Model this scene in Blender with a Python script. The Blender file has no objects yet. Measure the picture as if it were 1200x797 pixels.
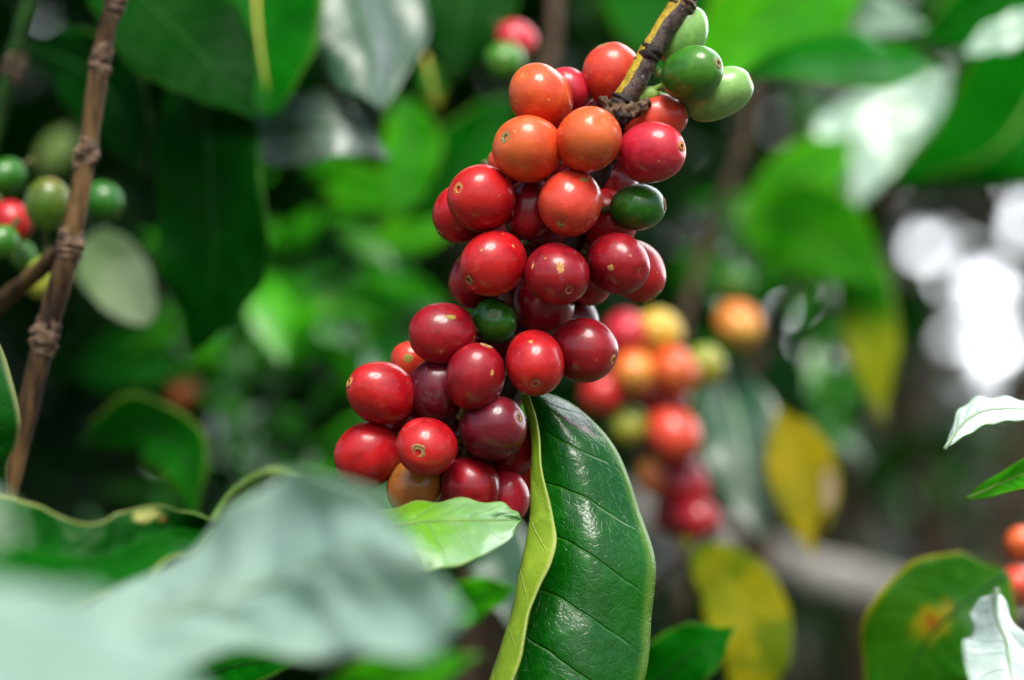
import bpy, bmesh, math, random
from mathutils import Vector, Matrix, noise
random.seed(7)
R = math.radians
scene = bpy.context.scene
COL = scene.collection
SQ = 0.00035

# ---------------------------------------------------------------- camera
LENS, SENSOR = 90.0, 36.0
FPX = LENS / SENSOR * 1200.0            # focal length in photo pixels
PITCH = R(3.6)
CAM = Vector((0.0, 0.0, 1.35))
FWD = Vector((0, math.cos(PITCH), math.sin(PITCH)))
UP = Vector((0, -math.sin(PITCH), math.cos(PITCH)))
RIGHT = Vector((1, 0, 0))
D0 = 0.60                               # distance of the fruit cluster
PX = D0 / FPX                           # metres per photo pixel at the cluster

def P(x, y, d):
    return CAM + FWD * d + RIGHT * ((x - 600.0) / FPX * d) + UP * (-(y - 398.5) / FPX * d)

def V3(dx, dy, dz):                     # direction: right, down, towards the viewer
    return RIGHT * dx - UP * dy - FWD * dz

cd = bpy.data.cameras.new('camera')
cam = bpy.data.objects.new('camera', cd); COL.objects.link(cam)
cd.lens = LENS; cd.sensor_width = SENSOR; cd.sensor_fit = 'HORIZONTAL'
cd.clip_start = 0.02; cd.clip_end = 3000
cam.matrix_world = Matrix.Translation(CAM) @ Matrix((RIGHT, UP, -FWD)).transposed().to_4x4()
cd.dof.use_dof = True; cd.dof.focus_distance = 0.590; cd.dof.aperture_fstop = 5.6
cd.dof.aperture_blades = 0
scene.camera = cam

# ---------------------------------------------------------------- helpers
def tag(o, label=None, cat=None, group=None, kind=None):
    if label: o['label'] = label
    if cat: o['category'] = cat
    if group: o['group'] = group
    if kind: o['kind'] = kind
    return o

def link(name, me, mats, parent=None, smooth=True):
    if not isinstance(mats, (list, tuple)): mats = [mats]
    for m in mats: me.materials.append(m)
    if smooth:
        me.polygons.foreach_set('use_smooth', [True] * len(me.polygons))
    o = bpy.data.objects.new(name, me); COL.objects.link(o)
    if parent is not None:
        o.parent = parent
        o.matrix_parent_inverse = Matrix.Identity(4)
    return o

def mesh(name, verts, faces, uvs=None):
    me = bpy.data.meshes.new(name)
    me.from_pydata([tuple(v) for v in verts], [], faces)
    if uvs is not None:
        l = me.uv_layers.new(name='UVMap')
        for lp in me.loops:
            l.data[lp.index].uv = uvs[lp.vertex_index]
    me.update()
    return me

def empty(name, loc):
    o = bpy.data.objects.new(name, None); COL.objects.link(o); o.location = loc
    o.empty_display_size = 0.01
    return o

def cr(pts, t):                         # Catmull-Rom through a list of values (Vectors or floats), t in 0..1
    n = len(pts)
    if n == 1: return pts[0]
    x = min(max(t, 0.0), 1.0) * (n - 1)
    i = min(int(x), n - 2); f = x - i
    p1, p2 = pts[i], pts[i + 1]
    p0 = pts[i - 1] if i > 0 else p1 * 2 - p2
    p3 = pts[i + 2] if i + 2 < n else p2 * 2 - p1
    return (p1 * 2 + (p2 - p0) * f + (p0 * 2 - p1 * 5 + p2 * 4 - p3) * (f * f) + (p1 * 3 - p0 - p2 * 3 + p3) * (f * f * f)) * 0.5

def interp(tab, t):                     # piecewise linear table [(t, value)]
    for (a, va), (b, vb) in zip(tab, tab[1:]):
        if t <= b:
            f = 0 if b == a else (t - a) / (b - a)
            f = f * f * (3 - 2 * f)
            return va + (vb - va) * max(0, f)
    return tab[-1][1]

# ---------------------------------------------------------------- node helpers
class NT:
    def __init__(s, name):
        s.m = bpy.data.materials.new(name); s.m.use_nodes = True
        s.t = s.m.node_tree; s.t.nodes.clear()
    def n(s, typ, **kw):
        nd = s.t.nodes.new(typ)
        for k, v in kw.items(): setattr(nd, k, v)
        return nd
    def put(s, sock, v):
        if isinstance(v, bpy.types.NodeSocket): s.t.links.new(v, sock)
        elif isinstance(v, (tuple, list)) and len(v) == 3 and sock.type == 'RGBA': sock.default_value = (*v, 1)
        else: sock.default_value = v
    def math(s, op, a, b=0.0, clamp=False):
        nd = s.n('ShaderNodeMath', operation=op); nd.use_clamp = clamp
        s.put(nd.inputs[0], a); s.put(nd.inputs[1], b); return nd.outputs[0]
    def ss(s, x, lo, hi):               # smoothstep mask, lo may exceed hi
        nd = s.n('ShaderNodeMapRange', interpolation_type='SMOOTHSTEP')
        s.put(nd.inputs[0], x)
        if lo <= hi: nd.inputs[1].default_value = lo; nd.inputs[2].default_value = hi; nd.inputs[3].default_value = 0; nd.inputs[4].default_value = 1
        else: nd.inputs[1].default_value = hi; nd.inputs[2].default_value = lo; nd.inputs[3].default_value = 1; nd.inputs[4].default_value = 0
        return nd.outputs[0]
    def mix(s, f, a, b, mode='MIX'):
        nd = s.n('ShaderNodeMix', data_type='RGBA', blend_type=mode)
        s.put(nd.inputs[0], f); s.put(nd.inputs[6], a); s.put(nd.inputs[7], b); return nd.outputs[2]
    def noise(s, vec, scale, detail=3, rough=0.5):
        nd = s.n('ShaderNodeTexNoise'); s.put(nd.inputs['Vector'], vec)
        nd.inputs['Scale'].default_value = scale; nd.inputs['Detail'].default_value = detail
        nd.inputs['Roughness'].default_value = rough
        return nd.outputs[0]
    def bsdf(s, **kw):
        nd = s.n('ShaderNodeBsdfPrincipled')
        for k, v in kw.items(): s.put(nd.inputs[k.replace('_', ' ')], v)
        return nd
    def out(s, sh):
        o = s.n('ShaderNodeOutputMaterial'); s.t.links.new(sh, o.inputs[0]); return s.m
    def bump(s, h, strength, dist):
        nd = s.n('ShaderNodeBump'); nd.inputs['Strength'].default_value = strength
        nd.inputs['Distance'].default_value = dist; s.put(nd.inputs['Height'], h); return nd.outputs[0]

def leaf_mat(name, a, b, vein, margin=None, rough=0.34, spec=0.6, transl=0.2, tcol=None, nveins=8,
             under=False, tipcol=None, blotch=None, spots=(), bump=1.0, coat=0.0, reverse_tip=False, vein_amt=0.5):
    k = NT(name)
    uv = k.n('ShaderNodeUVMap'); sep = k.n('ShaderNodeSeparateXYZ'); k.put(sep.inputs[0], uv.outputs[0])
    u, vv = sep.outputs[0], sep.outputs[1]
    v = k.math('MULTIPLY', k.math('SUBTRACT', vv, 0.5), 2.0)
    s = k.math('ABSOLUTE', v)
    tc = k.n('ShaderNodeTexCoord'); oi = k.n('ShaderNodeObjectInfo')
    mp = k.n('ShaderNodeVectorMath', operation='ADD'); k.put(mp.inputs[0], tc.outputs['Object'])
    rv = k.n('ShaderNodeCombineXYZ'); k.put(rv.inputs[0], k.math('MULTIPLY', oi.outputs['Random'], 3.0)); k.put(mp.inputs[1], rv.outputs[0])
    pos = mp.outputs[0]
    n1 = k.noise(pos, 38, 4); n2 = k.noise(pos, 260, 3); n3 = k.noise(pos, 900, 2)
    wob = k.math('MULTIPLY', k.math('SUBTRACT', k.noise(pos, 55, 2), 0.5), 0.05)
    side = k.math('MULTIPLY', k.math('GREATER_THAN', v, 0.0), 0.37)
    sp = k.math('POWER', s, 1.25)
    q = k.math('ADD', k.math('MULTIPLY', k.math('ADD', k.math('SUBTRACT', u, k.math('MULTIPLY', sp, 0.17)), wob), float(nveins)), side)
    tri = k.math('ABSOLUTE', k.math('SUBTRACT', k.math('MULTIPLY', k.math('FRACT', q), 2.0), 1.0))   # 1 on a vein
    fade = k.ss(s, 0.97, 0.55)
    vm = k.math('MULTIPLY', k.ss(tri, 0.925, 0.99), fade)
    mid = k.ss(s, 0.075, 0.02)
    vo = k.n('ShaderNodeTexVoronoi', feature='DISTANCE_TO_EDGE'); wv = k.n('ShaderNodeVectorMath', operation='MULTIPLY_ADD'); nzc = k.n('ShaderNodeTexNoise'); k.put(nzc.inputs['Vector'], pos); nzc.inputs['Scale'].default_value = 300
    k.put(wv.inputs[0], nzc.outputs['Color']); wv.inputs[1].default_value = (.004, .004, .004); k.put(wv.inputs[2], pos)
    k.put(vo.inputs['Vector'], wv.outputs[0]); vo.inputs['Scale'].default_value = 420
    ret = k.ss(vo.outputs[0], 0.10, 0.0)
    c = k.mix(k.ss(n1, 0.35, 0.68), a, b)
    c = k.mix(k.math('MULTIPLY', k.ss(n2, 0.5, 0.75), 0.35), c, tuple(x * 1.5 for x in b))
    c = k.mix(k.math('MULTIPLY', ret, 0.05), c, vein)
    if tipcol:
        lo, hi = (0.62, 0.38) if reverse_tip else (0.35, 0.8)
        c = k.mix(k.ss(k.math('ADD', u, k.math('MULTIPLY', k.math('SUBTRACT', n1, 0.5), 0.9)), lo, hi), c, tipcol)
    if blotch:
        c = k.mix(k.math('MULTIPLY', k.ss(k.noise(pos, 42, 4, 0.6), 0.50, 0.62), 0.85), c, blotch)
    c = k.mix(k.math('MULTIPLY', k.math('MAXIMUM', vm, mid), vein_amt), c, vein)
    if margin:
        ms = k.math('ADD', s, k.math('MULTIPLY', k.math('SUBTRACT', n1, 0.5), 0.12))
        c = k.mix(k.math('MULTIPLY', k.ss(ms, 0.90, 1.0), 0.8), c, margin)
    for sp_ in spots:
        su, sv, ru, rvv, scol, hard = sp_[:6]; skew = sp_[6] if len(sp_) > 6 else 0.0
        du0 = k.math('SUBTRACT', u, su); du = k.math('DIVIDE', du0, ru)
        dv = k.math('DIVIDE', k.math('SUBTRACT', k.math('SUBTRACT', v, sv), k.math('MULTIPLY', du0, skew)), rvv)
        rr = k.math('SQRT', k.math('ADD', k.math('MULTIPLY', du, du), k.math('MULTIPLY', dv, dv)))
        rr = k.math('ADD', rr, k.math('MULTIPLY', k.math('SUBTRACT', n2, 0.5), 1.0))
        c = k.mix(k.ss(rr, 1.0, hard), c, scol)
    hsv = k.n('ShaderNodeHueSaturation'); k.put(hsv.inputs['Color'], c)
    k.put(hsv.inputs['Value'], k.math('ADD', k.math('MULTIPLY', oi.outputs['Random'], 0.35), 0.82))
    c = hsv.outputs[0]
    quilt = k.math('MULTIPLY', k.math('MULTIPLY', k.math('SUBTRACT', 1.0, k.math('POWER', tri, 2.2)), fade), 0.45)
    sign = -1.0 if not under else 1.0
    h = k.math('ADD', quilt, k.math('MULTIPLY', k.math('MAXIMUM', vm, mid), 0.55 * sign))
    h = k.math('ADD', h, k.math('MULTIPLY', ret, 0.05 * sign))
    h = k.math('ADD', h, k.math('MULTIPLY', n1, 2.6)); h = k.math('ADD', h, k.math('MULTIPLY', n2, 0.34)); h = k.math('ADD', h, k.math('MULTIPLY', n3, 0.05))
    bn = k.bump(h, 0.8, 0.0006 * bump)
    rg = k.math('ADD', k.math('MULTIPLY', k.math('SUBTRACT', n2, 0.5), 0.25), rough)
    pb = k.bsdf(Base_Color=c, Roughness=rg, Specular_IOR_Level=spec, Normal=bn, Coat_Weight=coat, Coat_Roughness=0.3)
    sh = pb.outputs[0]
    if transl:
        tb = k.n('ShaderNodeBsdfTranslucent')
        k.put(tb.inputs[0], tcol or tuple(min(1, x * 2.2) for x in b)); k.put(tb.inputs[1], bn)
        mx = k.n('ShaderNodeMixShader'); mx.inputs[0].default_value = transl
        k.t.links.new(sh, mx.inputs[1]); k.t.links.new(tb.outputs[0], mx.inputs[2]); sh = mx.outputs[0]
    return k.out(sh)

YG = (0.30, 0.34, 0.03)
M = {}
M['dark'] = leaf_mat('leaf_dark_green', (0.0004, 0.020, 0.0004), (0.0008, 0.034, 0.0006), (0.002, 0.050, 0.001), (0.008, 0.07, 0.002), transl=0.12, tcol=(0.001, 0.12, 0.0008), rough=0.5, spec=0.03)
M['mid'] = leaf_mat('leaf_green', (0.0007, 0.066, 0.0007), (0.0016, 0.11, 0.001), (0.012, 0.15, 0.003), (0.08, 0.20, 0.006), transl=0.28, tcol=(0.004, 0.45, 0.001), rough=0.5, spec=0.04)
M['bright'] = leaf_mat('leaf_bright_green', (0.014, 0.17, 0.001), (0.045, 0.29, 0.0015), (0.10, 0.33, 0.006), (0.18, 0.34, 0.01), transl=0.38, tcol=(0.12, 0.75, 0.002), rough=0.5, spec=0.05)
M['glossy'] = leaf_mat('leaf_waxy_green', (0.008, 0.050, 0.020), (0.015, 0.080, 0.030), (0.03, 0.11, 0.04), (0.07, 0.13, 0.06), transl=0.10, rough=0.5, spec=0.8, coat=0.5)
M['grey'] = leaf_mat('leaf_dusty_grey_green', (0.045, 0.085, 0.060), (0.075, 0.12, 0.090), (0.09, 0.15, 0.10), (0.12, 0.17, 0.11), transl=0.12, rough=0.5, spec=0.9, coat=0.6)  # sky sheen painted in as a greyer base colour
M['silver'] = leaf_mat('leaf_pale_waxy', (0.215, 0.35, 0.285), (0.295, 0.43, 0.355), (0.38, 0.50, 0.42), (0.30, 0.42, 0.30), transl=0.25, tcol=(0.25, 0.55, 0.3), rough=0.50, spec=0.9, coat=0.6, bump=1.3, nveins=6)  # pale base colour stands in for the bright sky reflection
M['white'] = leaf_mat('leaf_pale_silver', (0.42, 0.56, 0.50), (0.52, 0.66, 0.60), (0.50, 0.63, 0.54), (0.18, 0.45, 0.10), transl=0.2, tcol=(0.4, 0.7, 0.3), rough=0.42, spec=1.0, coat=1.0, bump=1.2)  # near-white base colour paints the blown-out sheen
M['glare'] = leaf_mat('leaf_pale_glossy', (0.13, 0.25, 0.16), (0.24, 0.38, 0.28), (0.30, 0.42, 0.30), (0.10, 0.26, 0.06), transl=0.2, tcol=(0.2, 0.6, 0.15), rough=0.42, spec=1.0, coat=1.0, bump=2.0)  # glare of the sky painted into a pale base colour
M['dullpale'] = leaf_mat('leaf_dull_pale', (0.11, 0.19, 0.07), (0.17, 0.25, 0.11), (0.24, 0.32, 0.17), (0.26, 0.33, 0.20), transl=0.2, rough=0.6, spec=0.2, tipcol=(0.26, 0.34, 0.19))
M['yellow'] = leaf_mat('leaf_yellow', (0.14, 0.16, 0.002), (0.27, 0.23, 0.003), (0.34, 0.31, 0.02), (0.12, 0.15, 0.006), transl=0.3, tcol=(0.6, 0.45, 0.005), blotch=(0.07, 0.12, 0.003), rough=0.55, spec=0.05)
M['yellowspot'] = leaf_mat('leaf_yellow_browned', (0.22, 0.19, 0.003), (0.34, 0.26, 0.004), (0.38, 0.33, 0.03), (0.10, 0.08, 0.010), transl=0.25, tcol=(0.7, 0.5, 0.008), rough=0.5, spec=0.06, blotch=(0.16, 0.17, 0.006),
                           spots=((0.62, -0.66, 0.14, 0.20, (0.32, 0.21, 0.18), 0.6), (0.84, -0.62, 0.15, 0.42, (0.04, 0.015, 0.006), 0.5)))
M['greenyellow'] = leaf_mat('leaf_green_yellow_tip', (0.005, 0.12, 0.003), (0.012, 0.17, 0.004), (0.06, 0.24, 0.015), (0.25, 0.26, 0.02), transl=0.3, tcol=(0.12, 0.5, 0.01), tipcol=(0.22, 0.23, 0.006), spec=0.06)
M['rustspot'] = leaf_mat('leaf_rust_spotted', (0.012, 0.080, 0.002), (0.034, 0.115, 0.003), (0.04, 0.14, 0.006), (0.32, 0.26, 0.01), transl=0.3, tcol=(0.10, 0.5, 0.01), spec=0.06, bump=0.7,
                         spots=((0.47, 0.10, 0.17, 0.34, (0.24, 0.18, 0.006), 0.3), (0.48, 0.12, 0.075, 0.15, (0.22, 0.045, 0.004), 0.3)))
M['rim'] = leaf_mat('leaf_green_yellow_rim', (0.001, 0.035, 0.001), (0.002, 0.06, 0.0015), (0.025, 0.11, 0.008), (0.25, 0.29, 0.09), transl=0.15, rough=0.45, spec=0.06)
M['rimblotch'] = leaf_mat('leaf_green_cream_blotch', (0.001, 0.040, 0.001), (0.002, 0.07, 0.0015), (0.006, 0.09, 0.003), (0.28, 0.31, 0.10), transl=0.15, rough=0.45, spec=0.08,
                         spots=((0.72, -0.72, 0.07, 0.30, (0.30, 0.30, 0.09), 0.3), (0.76, -0.45, 0.03, 0.14, (0.22, 0.12, 0.03), 0.3)))
M['rimgreen'] = leaf_mat('leaf_green_broad_yellow_rim', (0.001, 0.055, 0.001), (0.004, 0.09, 0.0015), (0.010, 0.11, 0.003), (0.13, 0.15, 0.01), transl=0.25, tcol=(0.02, 0.4, 0.003), rough=0.5, spec=0.05)
M['main'] = leaf_mat('leaf_main_upper', (0.001, 0.068, 0.0015), (0.005, 0.112, 0.002), (0.030, 0.18, 0.006), (0.14, 0.26, 0.03), rough=0.28, spec=0.50, transl=0.16, tcol=(0.02, 0.5, 0.004), nveins=7.5, bump=1.5, vein_amt=0.42,
                     spots=((0.120, 0.72, 0.065, 0.13, (0.030, 0.12, 0.004), 0.6, 3.6), (0.118, 0.72, 0.052, 0.085, (0.035, 0.016, 0.006), 0.5, 3.6), (0.135, 0.78, 0.017, 0.05, (0.22, 0.12, 0.08), 0.4, 3.6), (0.80, 0.66, 0.010, 0.02, (0.4, 0.4, 0.3), 0.5)))
M['under'] = leaf_mat('leaf_underside', (0.17, 0.29, 0.015), (0.26, 0.38, 0.025), (0.38, 0.46, 0.08), (0.42, 0.48, 0.14), rough=0.5, spec=0.2, transl=0.15, tcol=(0.4, 0.7, 0.03), under=True, nveins=7.5)
M['under_g'] = leaf_mat('leaf_underside_green', (0.02, 0.16, 0.012), (0.035, 0.22, 0.018), (0.10, 0.30, 0.04), (0.15, 0.30, 0.05), rough=0.5, spec=0.2, transl=0.25, tcol=(0.08, 0.5, 0.02), under=True)
M['young'] = leaf_mat('leaf_young_pale', (0.10, 0.27, 0.065), (0.20, 0.37, 0.15), (0.36, 0.50, 0.26), (0.26, 0.42, 0.09), transl=0.22, tcol=(0.2, 0.65, 0.03), rough=0.38, spec=1.0, nveins=7, coat=0.6,
                      tipcol=(0.10, 0.30, 0.003), reverse_tip=True, bump=1.5)

def simple_mat(name, a, b, rough=0.7, scale=300, spec=0.15, bump=0.4, dist=0.0004, lo=0.35, hi=0.65, stretch=None):
    k = NT(name); tc = k.n('ShaderNodeTexCoord'); pos = tc.outputs['Object']
    if stretch:
        mp = k.n('ShaderNodeMapping'); k.put(mp.inputs[0], pos); mp.inputs['Scale'].default_value = stretch; pos = mp.outputs[0]
    n1 = k.noise(pos, scale, 5, 0.62)
    c = k.mix(k.ss(n1, lo, hi), a, b)
    pb = k.bsdf(Base_Color=c, Roughness=rough, Specular_IOR_Level=spec, Normal=k.bump(n1, bump, dist))
    return k.out(pb.outputs[0])

M['midrib_green'] = simple_mat('midrib_pale_green', (0.10, 0.22, 0.03), (0.18, 0.30, 0.05), 0.45)
M['midrib_dark'] = simple_mat('midrib_green', (0.003, 0.045, 0.002), (0.006, 0.065, 0.003), 0.45)
M['midrib_silver'] = simple_mat('midrib_silvery', (0.20, 0.30, 0.19), (0.26, 0.36, 0.22), 0.45)
M['midrib_yellow'] = simple_mat('midrib_yellow', (0.35, 0.32, 0.05), (0.45, 0.40, 0.08), 0.45)
M['petiole'] = simple_mat('petiole_green', (0.12, 0.24, 0.04), (0.22, 0.34, 0.08), 0.4)
M['pedicel'] = simple_mat('pedicel_green', (0.14, 0.27, 0.04), (0.24, 0.36, 0.09), 0.4, scale=500)
M['stalk'] = simple_mat('fruit_stalk_dull', (0.035, 0.040, 0.012), (0.08, 0.085, 0.025), 0.6, scale=500)
M['navel'] = simple_mat('navel_corky', (0.19, 0.10, 0.035), (0.36, 0.22, 0.10), 0.65, scale=1500, bump=0.8, dist=0.0002)
M['navel_green'] = simple_mat('navel_greenish', (0.14, 0.15, 0.04), (0.30, 0.27, 0.12), 0.65, scale=1500, bump=0.8, dist=0.0002)
M['navel_orange'] = simple_mat('navel_orange', (0.36, 0.12, 0.03), (0.50, 0.24, 0.08), 0.55, scale=1500, bump=0.8, dist=0.0002)
M['pit'] = simple_mat('navel_pit', (0.018, 0.010, 0.006), (0.06, 0.035, 0.018), 0.8, scale=1500)
M['scar'] = simple_mat('corky_scar', (0.36, 0.16, 0.045), (0.46, 0.28, 0.10), 0.6, scale=900)
M['scar_green'] = simple_mat('greenish_scar', (0.26, 0.14, 0.03), (0.20, 0.22, 0.04), 0.5, scale=900)
M['bark'] = simple_mat('bark_brown', (0.010, 0.005, 0.0015), (0.120, 0.068, 0.024), 0.6, scale=160, bump=0.7, dist=0.0009, stretch=(1, 1, 0.22), lo=0.36, hi=0.66)
M['bark_node'] = simple_mat('bark_node', (0.014, 0.008, 0.005), (0.15, 0.098, 0.060), 0.7, scale=330, bump=1.0, dist=0.0012)
M['bark_grey'] = simple_mat('bark_grey', (0.10, 0.095, 0.085), (0.22, 0.205, 0.185), 0.8, scale=60, bump=0.8, dist=0.003)
M['bark_pale'] = simple_mat('bark_pale_grey', (0.13, 0.125, 0.11), (0.30, 0.285, 0.26), 0.8, scale=60, bump=0.8, dist=0.003)
M['bark_bg'] = simple_mat('bark_background', (0.02, 0.012, 0.007), (0.075, 0.048, 0.028), 0.75, scale=80)
M['green_twig'] = simple_mat('green_twig', (0.003, 0.012, 0.002), (0.012, 0.05, 0.004), 0.5, scale=120)
M['twig_black'] = simple_mat('twig_black', (0.008, 0.006, 0.005), (0.03, 0.022, 0.018), 0.6, scale=300)

def branch_mat():                       # dark bark with a bare yellow strip along one side
    k = NT('bark_dark_yellow_strip'); uv = k.n('ShaderNodeUVMap'); sep = k.n('ShaderNodeSeparateXYZ'); k.put(sep.inputs[0], uv.outputs[0])
    tc = k.n('ShaderNodeTexCoord'); pos = tc.outputs['Object']
    n1 = k.noise(pos, 420, 5, 0.65); n2 = k.noise(pos, 130, 3)
    c = k.mix(k.ss(n1, 0.34, 0.68), (0.012, 0.008, 0.008), (0.085, 0.052, 0.040))
    c = k.mix(k.math('MULTIPLY', k.ss(k.noise(pos, 900, 3), 0.60, 0.72), 0.5), c, (0.24, 0.18, 0.15))
    ang = k.math('ABSOLUTE', k.math('SUBTRACT', sep.outputs[1], 0.5))
    ang = k.math('ADD', ang, k.math('MULTIPLY', k.math('SUBTRACT', n2, 0.5), 0.16))
    ang = k.math('ADD', ang, k.math('MULTIPLY', k.math('SUBTRACT', k.noise(pos, 60, 2), 0.5), 0.28))
    ang = k.math('ADD', ang, k.math('MULTIPLY', k.math('SUBTRACT', n1, 0.5), 0.10))
    c = k.mix(k.ss(ang, 0.062, 0.04), c, k.mix(k.ss(n1, 0.3, 0.7), (0.22, 0.15, 0.006), (0.46, 0.33, 0.015)))
    pb = k.bsdf(Base_Color=c, Roughness=0.55, Specular_IOR_Level=0.35, Normal=k.bump(n1, 0.8, 0.0008))
    return k.out(pb.outputs[0])
M['branch'] = branch_mat()

def cherry_mat(name, a, b, c2, rough=0.42, coat=0.55, speck=(0.55, 0.30, 0.12), speck_amt=0.5, sss=0.08):
    """a, b: mottled skin colours; c2: the colour of the end that carries the navel"""
    k = NT(name); tc = k.n('ShaderNodeTexCoord'); oi = k.n('ShaderNodeObjectInfo')
    mp = k.n('ShaderNodeVectorMath', operation='ADD'); k.put(mp.inputs[0], tc.outputs['Object'])
    rv = k.n('ShaderNodeCombineXYZ'); k.put(rv.inputs[0], k.math('MULTIPLY', oi.outputs['Random'], 2.0)); k.put(mp.inputs[1], rv.outputs[0]); pos = mp.outputs[0]
    sep = k.n('ShaderNodeSeparateXYZ'); k.put(sep.inputs[0], tc.outputs['Object'])
    n1 = k.noise(pos, 95, 4, 0.55); n2 = k.noise(pos, 420, 4, 0.6)
    c = k.mix(k.ss(n1, 0.34, 0.66), a, b)
    mpp = k.n('ShaderNodeMapping'); k.put(mpp.inputs[0], pos); mpp.inputs['Scale'].default_value = (1, 1, 0.22)
    c = k.mix(k.math('MULTIPLY', k.ss(k.noise(mpp.outputs[0], 300, 4, 0.6), 0.42, 0.68), 0.45), c, tuple(x * 0.55 for x in a))
    zz = k.math('ADD', k.math('MULTIPLY', sep.outputs[2], 110.0), k.math('MULTIPLY', k.math('SUBTRACT', n1, 0.5), 1.6))
    c = k.mix(k.math('MULTIPLY', k.ss(zz, -0.2, 1.0), 0.75), c, c2)
    c = k.mix(k.math('MULTIPLY', k.ss(n2, 0.45, 0.72), 0.28), c, tuple(min(1, x * 1.6) for x in b))
    vo = k.n('ShaderNodeTexVoronoi'); k.put(vo.inputs['Vector'], pos); vo.inputs['Scale'].default_value = 330
    rs = k.n('ShaderNodeSeparateXYZ'); k.put(rs.inputs[0], vo.outputs['Color'])
    dots = k.math('MULTIPLY', k.ss(vo.outputs['Distance'], 0.16, 0.06), k.math('GREATER_THAN', rs.outputs[0], 0.80))
    c = k.mix(k.math('MULTIPLY', dots, speck_amt), c, speck)
    bloom = k.math('MULTIPLY', k.ss(k.noise(pos, 150, 5, 0.7), 0.56, 0.74), 0.13)          # dull waxy bloom and dust in patches
    c = k.mix(bloom, c, tuple(0.25 + 0.45 * x for x in b))
    rg = k.math('ADD', k.math('ADD', rough, bloom), k.math('MULTIPLY', k.math('SUBTRACT', n2, 0.5), 0.16))
    h = k.math('ADD', k.math('MULTIPLY', n1, 0.5), k.math('ADD', k.math('MULTIPLY', n2, 0.10), k.math('MULTIPLY', dots, 0.10)))
    pb = k.bsdf(Base_Color=c, Roughness=rg, Specular_IOR_Level=0.18, Normal=k.bump(h, 0.7, 0.0009), Coat_Weight=coat, Coat_Roughness=k.math('ADD', k.math('MULTIPLY', k.ss(n1, 0.3, 0.7), 0.14), 0.10),
                Subsurface_Weight=sss, Subsurface_Scale=0.002)
    pb.inputs['Subsurface Radius'].default_value = (1.0, 0.25, 0.12) if a[0] > a[1] else (0.4, 1.0, 0.2)
    return k.out(pb.outputs[0])

CM = {
 'orange': cherry_mat('cherry_skin_orange', (0.55, 0.034, 0.010), (0.60, 0.078, 0.018), (0.54, 0.115, 0.026), speck=(0.7, 0.4, 0.08)),
 'coral': cherry_mat('cherry_skin_coral', (0.50, 0.026, 0.014), (0.56, 0.062, 0.024), (0.50, 0.045, 0.022), speck=(0.7, 0.35, 0.1)),
 'red': cherry_mat('cherry_skin_red', (0.30, 0.0025, 0.006), (0.46, 0.008, 0.012), (0.42, 0.014, 0.010)),
 'rose': cherry_mat('cherry_skin_rose', (0.40, 0.010, 0.026), (0.49, 0.024, 0.038), (0.44, 0.018, 0.028)),
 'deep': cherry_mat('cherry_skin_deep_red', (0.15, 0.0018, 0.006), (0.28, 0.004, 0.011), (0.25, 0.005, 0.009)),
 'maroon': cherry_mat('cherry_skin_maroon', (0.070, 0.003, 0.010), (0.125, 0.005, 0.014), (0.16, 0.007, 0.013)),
 'bronze': cherry_mat('cherry_skin_bronze', (0.26, 0.10, 0.018), (0.34, 0.13, 0.020), (0.38, 0.06, 0.02)),
 'green': cherry_mat('cherry_skin_green', (0.024, 0.125, 0.006), (0.045, 0.19, 0.010), (0.05, 0.17, 0.012), speck=(0.3, 0.4, 0.15), speck_amt=0.3),
 'dkgreen': cherry_mat('cherry_skin_dark_green', (0.011, 0.090, 0.003), (0.022, 0.135, 0.005), (0.015, 0.10, 0.004), speck=(0.2, 0.3, 0.1), speck_amt=0.3),
 'palegreen': cherry_mat('cherry_skin_pale_green', (0.15, 0.34, 0.075), (0.22, 0.42, 0.11), (0.20, 0.38, 0.10), speck=(0.4, 0.5, 0.25), speck_amt=0.3, rough=0.34),
 'dullgreen': cherry_mat('cherry_skin_dull_green', (0.06, 0.12, 0.02), (0.09, 0.15, 0.03), (0.13, 0.17, 0.05), speck_amt=0.1, rough=0.5, coat=0.0),
 'limegreen': cherry_mat('cherry_skin_lime_green', (0.040, 0.11, 0.006), (0.07, 0.14, 0.010), (0.12, 0.11, 0.012), speck_amt=0.2),
 'yellow': cherry_mat('cherry_skin_yellow', (0.48, 0.36, 0.035), (0.55, 0.40, 0.05), (0.55, 0.30, 0.03)),
 'yelgreen': cherry_mat('cherry_skin_yellow_green', (0.16, 0.28, 0.02), (0.26, 0.34, 0.03), (0.34, 0.28, 0.03)),
 'blush': cherry_mat('cherry_skin_half_ripe', (0.62, 0.10, 0.02), (0.62, 0.22, 0.03), (0.50, 0.34, 0.05)),
}

# ---------------------------------------------------------------- coffee cherries
def lathe(profile, n):                  # profile [(radius, z)], first and last may be poles
    vs, fs, rows = [], [], []
    for r, z in profile:
        if r < 1e-9: rows.append([len(vs)]); vs.append(Vector((0, 0, z)))
        else:
            rows.append(list(range(len(vs), len(vs) + n)))
            vs += [Vector((r * math.cos(2 * math.pi * i / n), r * math.sin(2 * math.pi * i / n), z)) for i in range(n)]
    for a, b in zip(rows, rows[1:]):
        for i in range(n):
            j = (i + 1) % n
            if len(a) == 1 and len(b) == 1: continue
            if len(a) == 1: fs.append((a[0], b[j], b[i]))
            elif len(b) == 1: fs.append((a[i], a[j], b[0]))
            else: fs.append((a[i], a[j], b[j], b[i]))
    return vs, [tuple(reversed(f)) for f in fs]

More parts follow.
